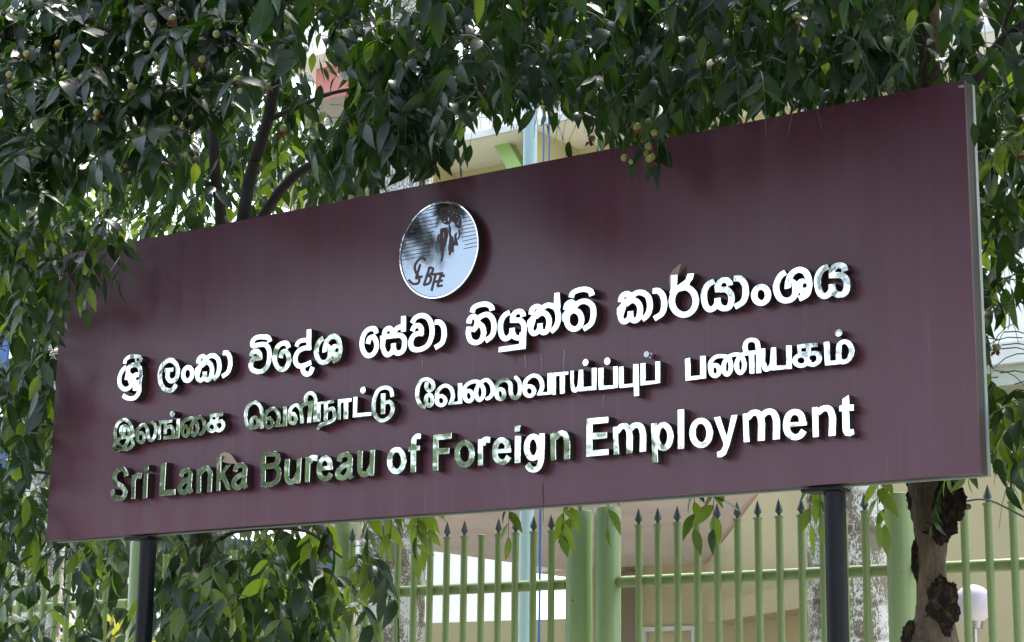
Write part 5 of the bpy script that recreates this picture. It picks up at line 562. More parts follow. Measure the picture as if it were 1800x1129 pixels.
('engraved_line','M',[[23608,13052,-8,10,8,9,68,9,540,8,37,7,255,0,38,8,255,0,37,7,248,0,37,8,60,0,18,-11,-3,-13,-15,-6,-510,-8,-37,-7,-248,0,-37,-8,-255,0,-38,-7,-247,0,-38,-8]]),
('engraved_line','M',[[23454,12867,-8,10,8,10,83,8,345,0,37,8,720,7,38,8,345,0,37,7,105,0,18,-11,-3,-12,-15,-7,-322,0,-38,-7,-337,0,-38,-8,-337,0,-38,-7]]),
('engraved_line','M',[[23344,12686,-8,10,4,7,57,11,210,0,37,8,203,0,37,7,203,0,37,8,203,0,37,7,210,0,38,8,202,0,38,7,202,0,38,8,45,-1,10,-10,-3,-12,-15,-7,-412,-8,-38,-7,-202,0,-38,-8,-202,0,-38,-7,-202,0,-38,-8,-210,0,-37,-7,-203,0,-37,-8]]),
('engraved_line','M',[[23241,12504,-8,10,8,9,83,9,345,0,37,8,345,0,38,7,345,0,37,8,345,0,38,7,90,0,17,-11,-2,-12,-15,-7,-683,-7,-37,-8,-345,0,-38,-7,-337,0,-38,-8]]),
('engraved_line','M',[[23163,12323,-8,10,8,10,68,9,277,0,38,7,277,0,38,8,277,0,38,7,277,0,38,8,277,0,38,7,37,-1,10,-10,-2,-12,-15,-7,-518,-7,-37,-8,-278,0,-37,-7,-278,0,-37,-8,-270,0,-38,-7]]),
('engraved_line','M',[[23091,12152,-8,10,8,10,60,9,233,0,37,7,233,0,37,8,233,0,37,7,233,0,37,8,233,0,37,7,233,0,37,8,38,-2,10,-10,-3,-12,-15,-6,-450,-8,-37,-7,-233,0,-37,-8,-233,0,-37,-7,-225,0,-38,-8,-232,0,-38,-7]]),
('engraved_line','M',[[23071,11984,-8,10,8,10,75,9,277,0,38,7,277,0,38,8,285,0,37,7,278,0,37,8,285,0,38,7,45,-1,10,-10,-3,-12,-15,-7,-532,-7,-38,-8,-285,0,-37,-7,-278,0,-37,-8,-278,0,-37,-7]]),
('engraved_line','M',[[23050,11806,-8,10,8,10,68,9,262,0,38,7,555,8,37,7,555,8,38,7,142,0,16,-11,-8,-10,-60,-9,-263,0,-37,-7,-255,0,-38,-8,-255,0,-37,-7,-263,0,-37,-8]]),
('engraved_line','M',[[23056,11630,-8,10,8,9,105,2,37,7,630,0,38,8,630,0,37,7,188,0,17,-11,-2,-12,-15,-7,-1223,-7,-37,-8]]),
('engraved_line','M',[[23061,11454,-8,9,8,10,75,9,570,8,37,7,270,0,38,8,270,0,37,7,263,0,37,8,68,0,17,-12,-2,-12,-15,-6,-240,0,-38,-8,-270,0,-37,-7,-263,0,-37,-8,-270,0,-38,-7]]),
('engraved_line','M',[[26261,13412,-8,10,3,8,57,11,285,8,16,-12,-8,-10,-75,-8]]),
('engraved_line','M',[[26325,13260,-8,10,8,9,90,9,330,4,10,-7,-2,-12,-15,-7]]),
('engraved_line','M',[[26439,13090,-8,10,4,7,49,11,98,0,37,8,98,0,165,14,17,-10,-2,-13,-15,-6]]),
('engraved_line','M',[[26486,12915,-8,10,3,7,57,11,143,0,37,8,135,0,38,7,97,0,16,-11,-8,-10,-68,-9]]),
('engraved_line','M',[[26489,12741,-8,10,8,10,75,9,465,8,38,7,30,-1,10,-10,-3,-12,-15,-7]]),
('engraved_line','M',[[26475,12571,-8,10,8,10,75,1,37,8,585,7,16,-11,-16,-11,-60,0,-37,-8]]),
('engraved_line','M',[[26454,12401,-8,12,15,9,128,0,37,8,578,0,52,7,17,-11,-2,-12,-15,-7]]),
('engraved_line','M',[[26439,12226,-8,10,8,10,90,9,555,7,37,8,180,0,16,-12,-16,-11,-67,0,-38,-7,-262,0,-38,-8]]),
('engraved_line','M',[[26473,12044,-8,9,8,10,90,9,555,8,38,7,187,0,16,-11,-16,-11,-75,0,-37,-8,-263,0,-37,-7]]),
('engraved_line','M',[[26538,11857,-8,10,3,8,50,11,105,0,38,7,240,8,37,7,240,8,38,7,75,0,15,-11,-8,-10,-67,-9,-105,0,-173,-15,-105,0,-37,-7]]),
('engraved_line','M',[[26664,11673,-8,10,3,7,57,11,285,8,38,7,120,0,37,8,120,0,38,7,37,-1,9,-10,-8,-15,-16,-4,-120,0,-37,-7,-128,0,-37,-8]]),
('engraved_line','M',[[26606,11509,-8,10,8,10,90,9,263,0,37,7,255,0,38,8,112,0,16,-12,-8,-9,-53,-9,-255,0,-37,-8]])]
def contours(c):
    out = []
    for k in c:
        x = y = 0; pts = []
        for i in range(0, len(k), 2):
            x += k[i]; y += k[i+1]; pts.append((x/10000.0, y/10000.0))
        out.append(pts)
    return out
def plate(name, cs, depth, front, mat, parent, bev=.0012, centre=True):
    """solid cut-out plate: outline in sign coordinates, front face at Y = front, going back by depth"""
    allp = [p for c in cs for p in c]
    cx_ = (min(p[0] for p in allp)+max(p[0] for p in allp))/2; cz_ = (min(p[1] for p in allp)+max(p[1] for p in allp))/2
    cu = bpy.data.curves.new(name, 'CURVE'); cu.dimensions = '2D'; cu.fill_mode = 'BOTH'
    for pts in cs:
        s = cu.splines.new('POLY'); s.points.add(len(pts)-1); s.use_cyclic_u = True
        for i, p in enumerate(pts): s.points[i].co = (p[0]-cx_, p[1]-cz_, 0, 1)
    cu.extrude = depth/2 - bev; cu.bevel_depth = bev; cu.bevel_resolution = 0; cu.offset = -bev
    tmp = bpy.data.objects.new('tmp', cu); COL.objects.link(tmp)
    dg = bpy.context.evaluated_depsgraph_get(); me = bpy.data.meshes.new_from_object(tmp.evaluated_get(dg))
    bpy.data.objects.remove(tmp); bpy.data.curves.remove(cu)
    me.name = name
    me.transform(Matrix.Rotation(math.pi/2, 4, 'X'))
    if not me.materials: me.materials.append(mat)
    else: me.materials[0] = mat
    me.polygons.foreach_set('use_smooth', [False]*len(me.polygons))
    if depth > .02:
        me.materials.append(MAT['letter_side'])
        for p in me.polygons:
            if abs(p.normal.y) < .3: p.material_index = 1
    o = link(name, me, None, parent, loc=(cx_, front + depth/2, ZB + cz_))
    return o
random.seed(11)
emb = None
ex, ez, er = 2.522, 1.166, .2215
circ = lambda r, n=72: [(ex + r*math.cos(2*math.pi*i/n), ez + r*math.sin(2*math.pi*i/n)) for i in range(n)]
emb = plate('emblem', [circ(er)], .049, -.05, MAT['disc'], sign, .0015)
def under_emblem(o):
    o.parent = emb; o.matrix_parent_inverse = Matrix.Translation(-world_loc(emb))
rim = plate('rim', [circ(er+.0005), circ(er-.007)], .003, -.0535, MAT['mirror'], sign, .0008); under_emblem(rim)
rl = plate('rim_groove', [circ(er-.0075), circ(er-.0095)], .0012, -.0513, MAT['inlay'], sign, .0002); under_emblem(rl)
for nm, cl, cs in GLY:
    cs = contours(cs)
    if cl == 'M':
        name = {'motif': 'motif', 'monogram': 'monogram'}.get(nm, 'engraved_line')
        o = plate(name, cs, .0016 if nm != 'engraved_line' else .0012, -.0520 if nm != 'engraved_line' else -.0514, MAT['inlay'], sign, .0002); under_emblem(o)
    else:
        o = plate('letter', cs, .049, -.05, MAT['mirror'], sign)
        o.rotation_euler = (random.gauss(0, .012), 0, random.gauss(0, .016))
# stud left where a dot has fallen off
sp_ = at_y(1143, 625, -.02)
mb = MB(); mb.tube([(sp_.x, -.045, sp_.z), (sp_.x, -.001, sp_.z)], .006, 10); mb.tube([(sp_.x, -.05, sp_.z), (sp_.x, -.04, sp_.z)], .013, 12); mb.tube([(sp_.x, -.018, sp_.z), (sp_.x, -.008, sp_.z)], .012, 6)
mb.build('stud', MAT['steel'], sign, smooth=True)
# thin runs of pale drip and dark sealant below the letters
rng = random.Random(5)
for (px, py, l, w, k) in ((922, 622, .06, .004, 0), (951, 622, .09, .004, 0), (992, 615, .12, .005, 0), (743, 632, .05, .004, 0), (955, 850, .16, .0045, 1), (905, 618, .05, .003, 1), (1062, 694, .06, .003, 0), (239, 845, .05, .003, 0), (1310, 505, .05, .006, 1)):
    q = at_y(px, py, -.001); pts = []
    n_ = 7; vs = []; x = q.x
    for i in range(n_):
        x += rng.uniform(-.002, .002); ww_ = w/2*(1-.5*i/(n_-1)); vs += [(x-ww_, -.0015, q.z-l*i/(n_-1)), (x+ww_, -.0015, q.z-l*i/(n_-1))]
    MB().add(vs, [(2*i, 2*i+1, 2*i+3, 2*i+2) for i in range(n_-1)]).build('drip_mark', MAT['darkstain'] if k else painted('pale_drip', (.38, .34, .42), .6, .1) if 'pale_drip' not in bpy.data.materials else bpy.data.materials['pale_drip'], sign)

# ------------------------------------------------------------------ leaves
def leaf_variant(W, curl, twist, fold):
    ts = [0, .09, .24, .42, .62, .82, 1.0]
    def w(t): return W*.54*(math.sin(math.pi*min(1, t**.78))**1.05)*(1.0-.15*t) if 0 < t < 1 else 0
    V = []; UV = []
    for t in ts:
        x = t*(1-.10*curl*t); z = -curl*.42*t*t
        if t in (0, 1.0): V.append((x, 0, z)); UV.append((t, .5)); continue
        ww = w(t); tw = twist*t
        for s_, v in ((-1, 0), (0, .5), (1, 1)):
            V.append((x, s_*ww*math.cos(tw), z + abs(s_)*ww*fold + s_*ww*math.sin(tw) + (.012*math.sin(9*t+s_) if s_ else 0))); UV.append((t, v))
    F = [(0, 2, 1), (0, 3, 2)]
    for i in range(4):
        a = 1+3*i; F += [(a, a+1, a+4, a+3), (a+1, a+2, a+5, a+4)]
    e = 13; F += [(e, e+1, 16), (e+1, e+2, 16)]
    return np.array(V), F, np.array(UV)
rv = random.Random(2)
LV = [leaf_variant(rv.uniform(.28, .42), rv.uniform(-.1, 1.0), rv.uniform(-.5, .5), rv.uniform(.05, .35)) for _ in range(14)]
LEAFM = {}
def leaf_mesh(k, mat):
    key = (k, mat.name)
    if key not in LEAFM:
        V, F, UV = LV[k]; me = mesh_from('leaf', V, F, True)
        uvl = me.uv_layers.new(name='UVMap')
        for lp in me.loops: uvl.data[lp.index].uv = UV[lp.vertex_index]
        me.materials.append(mat); LEAFM[key] = me
    return LEAFM[key]
class Leaves:
    young = .05; sky = 0  # share of lime leaves, partly a painted stand-in for backlight
    def __init__(s): s.pos = []; s.d = []; s.n = []; s.L = []; s.k = []; s.t = []
    def add(s, p, d, n, L, rng):
        s.pos.append(p); s.d.append(d); s.n.append(n); s.L.append(L); s.k.append(rng.randrange(14)); s.t.append(rng.uniform(.87, .999) if rng.random() < s.young else rng.uniform(0, .88))
    def frames(s):
        D = np.array([tuple(v) for v in s.d]); D /= np.linalg.norm(D, axis=1)[:, None]
        Nn = np.array([tuple(v) for v in s.n]); Nn -= (Nn*D).sum(1)[:, None]*D; Nn /= np.linalg.norm(Nn, axis=1)[:, None]+1e-9
        B = np.cross(Nn, D); return D, B, Nn
    def mesh(s, name, mat, idx):
        idx = np.asarray(idx); D, B, Nn = s.frames(); P = np.array([tuple(v) for v in s.pos]); L = np.array(s.L); K = np.array(s.k); T = np.array(s.t)
        vs = []; polys_l = []; starts = []; tints = []; uvs = []; off = 0; ls = 0
        for k in range(14):
            ii = idx[K[idx] == k]
            if len(ii) == 0: continue
            V, F, UV = LV[k]
            W = P[ii][:, None, :] + L[ii][:, None, None]*(V[None, :, 0, None]*D[ii][:, None, :] + V[None, :, 1, None]*B[ii][:, None, :] + V[None, :, 2, None]*Nn[ii][:, None, :])
            vs.append(W.reshape(-1, 3)); nv = len(V)
            fl = np.concatenate([np.array(f) for f in F]); sz = np.array([len(f) for f in F])
            base = off + np.arange(len(ii))*nv
            polys_l.append((fl[None, :] + base[:, None]).ravel()); starts.append(np.tile(sz, len(ii)))
            tints.append(np.repeat(T[ii], nv)); uvs.append(np.tile(UV[fl], (len(ii), 1))); off += nv*len(ii)
        vs = np.concatenate(vs); lv = np.concatenate(polys_l); sz = np.concatenate(starts); st = np.concatenate([[0], np.cumsum(sz)[:-1]])
        me = bpy.data.meshes.new(name); me.vertices.add(len(vs)); me.vertices.foreach_set('co', vs.ravel().astype(np.float32))
        me.loops.add(len(lv)); me.loops.foreach_set('vertex_index', lv.astype(np.int32))
        me.polygons.add(len(sz)); me.polygons.foreach_set('loop_start', st.astype(np.int32))
        try: me.polygons.foreach_set('loop_total', sz.astype(np.int32))
        except Exception: pass
        me.update(calc_edges=True)
        me.polygons.foreach_set('use_smooth', np.ones(len(sz), dtype=bool))
        uvl = me.uv_layers.new(name='UVMap'); uvl.data.foreach_set('uv', np.concatenate(uvs).ravel().astype(np.float32))
        at = me.attributes.new('tint', 'FLOAT', 'POINT'); at.data.foreach_set('value', np.concatenate(tints).astype(np.float32))
        me.materials.append(mat); return me
def inside(poly, x, y):
    r = False; n = len(poly)
    for i in range(n):
        x1, y1 = poly[i]; x2, y2 = poly[(i+1) % n]
        if (y1 > y) != (y2 > y) and x < (x2-x1)*(y-y1)/(y2-y1)+x1: r = not r
    return r
SIGNQ = [proj(Vector((x, -.01, z)))[:2] for x, z in ((0, ZB), (SW+.02, ZB), (SW+.02, ZB+SH), (0, ZB+SH))]
GAPS = [([(542, 52), (566, 50), (578, 120), (612, 150), (600, 205), (575, 235), (556, 170), (546, 110)], .93),
        ([(808, 215), (845, 205), (905, 245), (925, 205), (1000, 205), (1042, 232), (1058, 268), (1030, 300), (800, 330), (845, 300), (840, 268)], .97),
        ([(640, -20), (745, -20), (735, 28), (700, 40), (655, 22)], .85),
        ([(1725, 210), (1800, 195), (1800, 350), (1730, 330)], .3), ([(1722, 420), (1830, 430), (1830, 600), (1730, 600)], .35),
        ([(1742, 590), (1830, 585), (1830, 690), (1745, 680)], .97), ([(1738, 20), (1800, 0), (1830, 60), (1750, 90)], .6),
        ([(1690, 850), (1830, 905), (1830, 1180), (1690, 1180)], .97),
        ([(430, 330), (520, 290), (500, 370), (450, 390)], .6), ([(812, 60), (850, 60), (840, 180), (815, 185)], .4),
        ([(85, 975), (145, 985), (130, 1140), (75, 1140)], .8), ([(640, 890), (1600, 840), (1600, 1180), (640, 1180)], .0),
        ([(215, 955), (285, 955), (270, 1100), (215, 1140)], .55), ([(0, 590), (18, 590), (18, 650), (0, 650)], .9), ([(0, 790), (12, 790), (12, 835), (0, 835)], .9)]
def allowed(p, d, L, rng, over):
    tip = p + d*L; mid = p + d*(L*.5)
    for q in (p, mid, tip):
        if -.03 < q.y < .12 and -.02 < q.x < SW+.03 and ZB-.03 < q.z < ZB+SH+.02: return False
    for q in (p, mid, tip):
        if q.y < .1 and not over:
            x, y, _ = proj(q)
            if inside(SIGNQ, x, y): return False
    if mid.y < 1.15:
        x, y, _ = proj(mid)
        if inside([(352, 230), (400, 215), (520, 110), (560, 120), (600, 250), (560, 300), (470, 385), (352, 400)], x, y) and rng.random() < .8: return False
        if inside([(1596, -50), (1668, -50), (1672, 70), (1800, -20), (1830, 40), (1725, 160), (1600, 150)], x, y) and rng.random() < .7: return False
    if mid.y < 2.4:
        x, y, _ = proj(mid); tx, ty, _ = proj(tip)
        for g, pr in GAPS:
            if (inside(g, x, y) or inside(g, tx, ty) or inside(g, *proj(p)[:2])) and rng.random() < pr: return False
    return True
def spray(lv, tw, a, out, length, n, leaf, rng, over=False, droop=1.0):
    """one pinnate spray: a thin drooping stalk with leaflets in pairs and one at the end"""
    out = Vector(out).normalized(); pts = []
    for i in range(7):
        t = i/6; pts.append(a + out*length*(t - .38*t*t*droop) + Vector((0, 0, -length*.75*droop*t*t)))
    cnt = 0
    for i in range(n):
        t = .18 + .8*(i/(n-1)); f_ = t*6; j = min(5, int(f_)); p = pts[j].lerp(pts[j+1], f_-j)
        tan = (pts[j+1]-pts[j]).normalized(); side = tan.cross(Vector((0, 0, 1)))
        if side.length < .2: side = tan.cross(out + Vector((.3, .1, 0)))
        side.normalize(); sg = 1 if i % 2 else -1
        if i == n-1: d = tan + Vector((0, 0, -.4))
        else: d = tan*.45 + side*sg*rng.uniform(.5, 1.0) + Vector((0, 0, -rng.uniform(.2, .9)*droop))
        d = (d + Vector((rng.gauss(0, .13), rng.gauss(0, .13), rng.gauss(0, .13)))).normalized()
        nn = Vector((0, 0, .75+lv.sky)) + out*.55 - Vector((0, lv.sky*.6, 0)) + Vector((rng.gauss(0, .35), rng.gauss(0, .35), rng.gauss(0, .25)))
        L = leaf*rng.uniform(.72, 1.15)*(.8 if i < 2 else 1)
        if allowed(p, d, L, rng, over): lv.add(p, d, nn, L, rng); cnt += 1
    if cnt > n*.4: tw.append(pts)
def in_poly(poly, rng):
    xs = [p[0] for p in poly]; ys = [p[1] for p in poly]
    while True:
        x = rng.uniform(min(xs), max(xs)); y = rng.uniform(min(ys), max(ys))
        if inside(poly, x, y): return x, y
LT, RT = (Leaves(), []), (Leaves(), [])
rng = random.Random(77)
def which(p): return LT if p.x < 2.35 else RT
def region(poly, n, y0, y1, front, leaf=.14, length=.36, up=25, young=.05, droop=1.0, sky=0):  # raised lime share paints backlight into the lower and edge leaves
    Leaves.sky = sky
    Leaves.young = young
    for _ in range(n):
        x, y = in_poly(poly, rng); Y = rng.uniform(y0, y1); a = at_y(x, y-up, Y)
        az = rng.uniform(0, 2*math.pi); out = Vector((math.cos(az), math.sin(az)-front, rng.uniform(-.15, .45)))
        tr_ = which(a); spray(tr_[0], tr_[1], a, out, length*rng.uniform(.75, 1.2), rng.choice((7, 8, 9, 10)), leaf, rng, False, droop)
region([(-70, -90), (520, -90), (500, 100), (440, 200), (330, 260), (170, 340), (-70, 430)], 270, -.85, -.25, 1.0, .17, droop=.6, sky=.5)
region([(-70, -90), (860, -90), (845, 200), (825, 300), (560, 350), (440, 380), (180, 420), (-70, 520)], 430, .2, 2.4, .4)
region([(-70, -90), (540, -90), (560, 330), (440, 390), (180, 430), (-70, 560)], 520, 1.6, 3.8, .2, young=.6)
region([(470, -90), (860, -90), (850, 220), (800, 300), (620, 330), (540, 250)], 120, -.5, .1, .8)
region([(640, 40), (860, 40), (850, 200), (800, 270), (660, 290)], 55, -.95, -.5, .9)
region([(800, -90), (1640, -90), (1640, 110), (1050, 230), (1000, 180), (840, 200)], 860, -.5, 2.9, .5, leaf=.13)
region([(1560, -90), (1880, -90), (1880, 120), (1700, 140), (1560, 150)], 90, .2, 2.2, .3)
region([(1700, 120), (1880, 120), (1880, 560), (1716, 560)], 135, .3, 2.2, .2, young=.3)
region([(1716, 560), (1880, 640), (1880, 860), (1735, 850)], 62, .25, 1.4, .2, up=50, young=.5)
region([(-70, 360), (190, 410), (120, 540), (100, 800), (85, 960), (-70, 960)], 330, -.35, 2.2, .6, leaf=.15, young=.25)
region([(-70, 930), (215, 960), (215, 1180), (-70, 1180)], 48, -.1, 1.6, .5, leaf=.155, up=40, young=.35)
region([(285, 960), (560, 950), (650, 1010), (640, 1180), (285, 1180)], 76, -.1, 1.5, .6, leaf=.165, up=50, young=.38)
region([(285, 1040), (640, 1060), (640, 1250), (285, 1250)], 30, -.2, 1.2, .6, up=30, young=.2)
Leaves.young = .9; Leaves.sky = 0  # lime colour imitates light from behind on the hanging leaves
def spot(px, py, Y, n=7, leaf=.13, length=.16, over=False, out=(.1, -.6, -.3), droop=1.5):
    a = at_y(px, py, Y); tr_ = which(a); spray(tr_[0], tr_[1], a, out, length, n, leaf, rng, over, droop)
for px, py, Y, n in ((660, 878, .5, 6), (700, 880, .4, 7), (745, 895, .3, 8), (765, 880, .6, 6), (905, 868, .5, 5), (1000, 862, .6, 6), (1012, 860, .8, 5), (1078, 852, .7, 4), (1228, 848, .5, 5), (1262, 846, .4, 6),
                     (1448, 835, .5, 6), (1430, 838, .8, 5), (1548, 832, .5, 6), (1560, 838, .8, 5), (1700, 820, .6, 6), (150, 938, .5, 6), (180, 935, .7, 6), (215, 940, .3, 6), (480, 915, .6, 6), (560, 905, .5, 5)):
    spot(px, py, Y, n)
Leaves.young = .15
for px, py, Y, n in ((232, 425, -.22, 7), (165, 440, -.25, 9), (140, 455, -.2, 9), (175, 470, -.3, 7), (118, 500, -.2, 8), (205, 418, -.1, 6), (110, 545, -.12, 7), (95, 640, -.1, 7)):
    spot(px, py-12, Y, n, .14, .2, True)
Leaves.young = 0
for px, py, Y, n in ((1118, 232, -.12, 4), (1150, 225, -.16, 5), (1163, 232, -.14, 4)):
    spot(px, py-14, Y, n, .14, .12, True)
Leaves.young = .04
# unseen crown above the frame, added to block sky light from the street side
for _ in range(5200):
    a = Vector((rng.uniform(-3.2, 8.5), rng.uniform(-4.6, 3.4), 0)); a.z = rng.uniform(4.0, 7.4)
    if (-50 if a.y > -1 else -170) < proj(a)[1] and proj(a)[2] > 0: continue
    if a.y < -1.2 and a.x < .6 - a.y*.4: continue
    if a.y < -1.0 and a.z > 6.4: continue
    if a.y < .2 and a.x < 1.0: continue
    az = rng.uniform(0, 6.28); tr_ = which(a)
    spray(tr_[0], tr_[1], a, (math.cos(az), math.sin(az), .2), .45, 9, .17, rng)

def bez(pts, n=14):
    pts = [Vector(p) for p in pts]; out = []
    P_ = [pts[0]*2-pts[1]] + pts + [pts[-1]*2-pts[-2]]
    for i in range(1, len(P_)-2):
        p0, p1, p2, p3 = P_[i-1:i+3]
        for k in range(n):
            t = k/n; out.append(.5*((2*p1)+(p2-p0)*t+(2*p0-5*p1+4*p2-p3)*t*t+(3*p1-p0-3*p2+p3)*t**3))
    out.append(pts[-1]); return out
def limb(name, pts, r0, r1, mat, parent, n=12, rough=.08, seed=0):
    P_ = bez(pts); m_ = len(P_); rad = [r0+(r1-r0)*i/(m_-1) for i in range(m_)]
    rad = [r*(1+rough*noise.noise(Vector((i*.35, seed*3.1, 0)))) for i, r in enumerate(rad)]
    mb = MB().tube(P_, rad, n)
    for i, v in enumerate(mb.v):
        c = P_[min(m_-1, i//n)]; dv = (v-c); mb.v[i] = c + dv*(1+rough*1.4*noise.noise(v*14+Vector((seed, 0, 0))))
    return mb.build(name, mat, parent, smooth=True)
def Y_(px, py, y): return at_y(px, py, y)
# left tree
lx = at_y(346, 1040, .9)
ltree = empty('leafy_tree', (lx.x, .9, .13)); tag(ltree, 'leafy street tree left of the emblem, dark forked limbs and drooping leaves with small fruit', 'tree')
tb = Vector((lx.x, .9, .1))
fork = Vector((lx.x+.02, .9, 2.95))
limb('trunk', [tb, Vector((lx.x-.02, .92, 1.4)), fork], .078, .062, MAT['limb'], ltree, 18, .12, 1)
limb('limb', [fork, Y_(372, 470, .85), Y_(388, 392, .8), Y_(378, 300, .75), Y_(374, 200, .7), Y_(366, 40, .6), Y_(350, -160, .5)], .036, .026, MAT['limb'], ltree, seed=2)
limb('limb', [fork, Y_(400, 500, .9), Y_(427, 385, .95), Y_(440, 310, 1.0), Y_(468, 220, 1.0), Y_(492, 110, .95), Y_(532, -10, .9), Y_(560, -180, .8)], .042, .026, MAT['limb'], ltree, seed=3)
limb('limb', [fork+Vector((0, .02, .1)), Y_(420, 460, .95), Y_(464, 378, .98), Y_(505, 322, 1.0), Y_(548, 290, 1.0), Y_(640, 250, .95), Y_(760, 190, .8), Y_(880, 90, .6), Y_(980, -60, .5)], .034, .014, MAT['limb'], ltree, seed=4)
limb('limb', [Y_(472, 210, 1.0), Y_(520, 190, 1.0), Y_(580, 165, 1.05), Y_(660, 150, 1.1)], .018, .008, MAT['limb'], ltree, seed=5)
limb('limb', [Y_(378, 330, .78), Y_(300, 290, .4), Y_(220, 210, -.1), Y_(120, 120, -.5), Y_(20, 40, -.7)], .02, .008, MAT['limb'], ltree, seed=6)
limb('limb', [Y_(368, 60, .6), Y_(300, 10, .2), Y_(230, -60, -.3)], .022, .01, MAT['limb'], ltree, seed=7)
limb('limb', [fork, Y_(250, 560, 1.0), Y_(120, 480, 1.1), Y_(20, 430, 1.0), Y_(-80, 360, .9)], .03, .01, MAT['limb'], ltree, seed=8)
limb('limb', [tb.lerp(fork, .86), Y_(400, 940, .85), Y_(470, 930, .6), Y_(540, 935, .4), Y_(600, 980, .3)], .014, .005, MAT['limb'], ltree, seed=9)
limb('limb', [tb.lerp(fork, .84), Y_(280, 900, .8), Y_(150, 850, .7), Y_(60, 830, .6), Y_(-40, 850, .5)], .014, .006, MAT['limb'], ltree, seed=10)
limb('limb', [Y_(432, 345, .98), Y_(427, 300, .98), Y_(418, 230, 1.0)], .005, .003, MAT['limb'], ltree, 6, seed=11)
limb('limb', [Y_(489, 322, 1.0), Y_(488, 260, .98), Y_(487, 225, .98)], .005, .003, MAT['limb'], ltree, 6, seed=12)
# right tree
RY = 1.0
rb = Y_(1640, 1129, RY)
rtree = empty('leafy_tree', (rb.x, RY, .13)); tag(rtree, 'leafy tree with tan trunk and black scars behind the right end of the sign', 'tree')
def edge(pl_, pr_, py):
    a = Y_(pl_, py, RY); b_ = Y_(pr_, py, RY); return (a+b_)/2, (b_.x-a.x)/2*.97
rings = []
low = edge(1598, 1682, 1129)
zs = [(Vector((low[0].x-.02, RY, .1)), .13), (Vector((low[0].x-.01, RY, .8)), .11), low]
for pl_, pr_, py in ((1606, 1680, 1090), (1610, 1676, 1060), (1611, 1666, 1020), (1610, 1664, 985), (1608, 1668, 950), (1604, 1680, 920), (1598, 1684, 890), (1594, 1687, 850), (1596, 1680, 800), (1600, 1672, 700), (1606, 1664, 500), (1612, 1656, 300), (1616, 1654, 150), (1614, 1654, 60), (1606, 1650, -40), (1600, 1640, -220)):
    e_0 = edge(pl_, pr_, py); zs.append((e_0[0], e_0[1]*.93))
pp = []; rr_ = []
for i in range(len(zs)-1):
    for k in range(6):
        t = k/6; pp.append(zs[i][0].lerp(zs[i+1][0], t)); rr_.append(zs[i][1]*(1-t)+zs[i+1][1]*t)
pp.append(zs[-1][0]); rr_.append(zs[-1][1])
mb = MB().tube(pp, rr_, 28)
for i, v in enumerate(mb.v):
    c = pp[min(len(pp)-1, i//28)]; mb.v[i] = c + (v-c)*(1+.13*noise.noise(v*6)+.06*noise.noise(v*22))
mb.build('trunk', MAT['bark'], rtree, smooth=True)
def scar(px, py, rx, rz, seed, dy=-.03, nm='bark_scar'):
    c = Y_(px, py, RY+dy); bm = bmesh.new(); bmesh.ops.create_icosphere(bm, subdivisions=5, radius=1)
    for v in bm.verts:
        d = v.co.normalized(); k = 1 + .32*noise.noise(d*2.2+Vector((seed, 0, 0))) + .16*noise.noise(d*7+Vector((seed, 3, 0))) + .08*noise.noise(d*22)
        v.co = Vector((d.x*rx*k, d.y*.036*k, d.z*rz*k)) + c
    me = bpy.data.meshes.new(nm); bm.to_mesh(me); bm.free(); set_auto(me, 60); link(nm, me, MAT['scar'], rtree)
scar(1652, 880, .105, .10, 1, -.055); scar(1625, 862, .075, .13, 4, -.04); scar(1648, 925, .075, .07, 9, -.05); scar(1656, 1066, .072, .105, 2, -.06); scar(1604, 1118, .045, .06, 3, -.05); scar(1612, 985, .02, .09, 5, -.03); scar(1680, 895, .035, .05, 7, -.02)
MB().tube([Y_(1683, 893, RY), Y_(1699, 891, RY-.02), Y_(1703, 891, RY-.03)], [.013, .014, .012], 10).build('cut_stub', MAT['bark'], rtree, smooth=True)
limb('limb', [Y_(1640, 330, 1.0), Y_(1690, 190, 1.02), Y_(1722, 130, 1.05), Y_(1760, 75, 1.1), Y_(1810, 35, 1.1), Y_(1900, -40, 1.1)], .03, .022, MAT['limb'], rtree, seed=20)
limb('limb', [Y_(1764, 70, 1.1), Y_(1768, 40, 1.1), Y_(1788, -10, 1.05), Y_(1800, -60, 1.0)], .009, .006, MAT['limb'], rtree, 8, seed=21)
limb('limb', [Y_(1640, 90, 1.0), Y_(1618, 30, .95), Y_(1585, -40, .9), Y_(1520, -150, .8)], .03, .02, MAT['limb'], rtree, seed=22)
limb('limb', [Y_(1630, 240, 1.0), Y_(1560, 120, .7), Y_(1440, 60, .4), Y_(1300, 40, .2), Y_(1150, 60, .1)], .024, .008, MAT['limb'], rtree, seed=23)
limb('limb', [Y_(1640, 420, 1.0), Y_(1710, 385, 1.0), Y_(1760, 355, .95), Y_(1840, 340, .9)], .014, .007, MAT['limb'], rtree, seed=24)
limb('limb', [Y_(1660, 800, 1.0), Y_(1725, 685, .9), Y_(1765, 695, .85), Y_(1815, 750, .8)], .008, .004, MAT['limb'], rtree, 8, seed=25)
limb('limb', [Y_(1625, 330, 1.0), Y_(1540, 170, .9), Y_(1528, 120, .8), Y_(1500, 20, .6), Y_(1450, -80, .4)], .02, .01, MAT['limb'], rtree, seed=26)
w_ = MB().tube(bez([Y_(1690, 883, 1.2), Y_(1720, 878, 1.3), Y_(1745, 882, 1.5), Y_(1775, 896, 1.7), Y_(1830, 925, 1.9)], 8), .0045, 6).build('cable', MAT['post_black'], None, smooth=True)
tag(w_, 'thin dark cable arching from the trunk stub over the right fence spikes', 'cable')

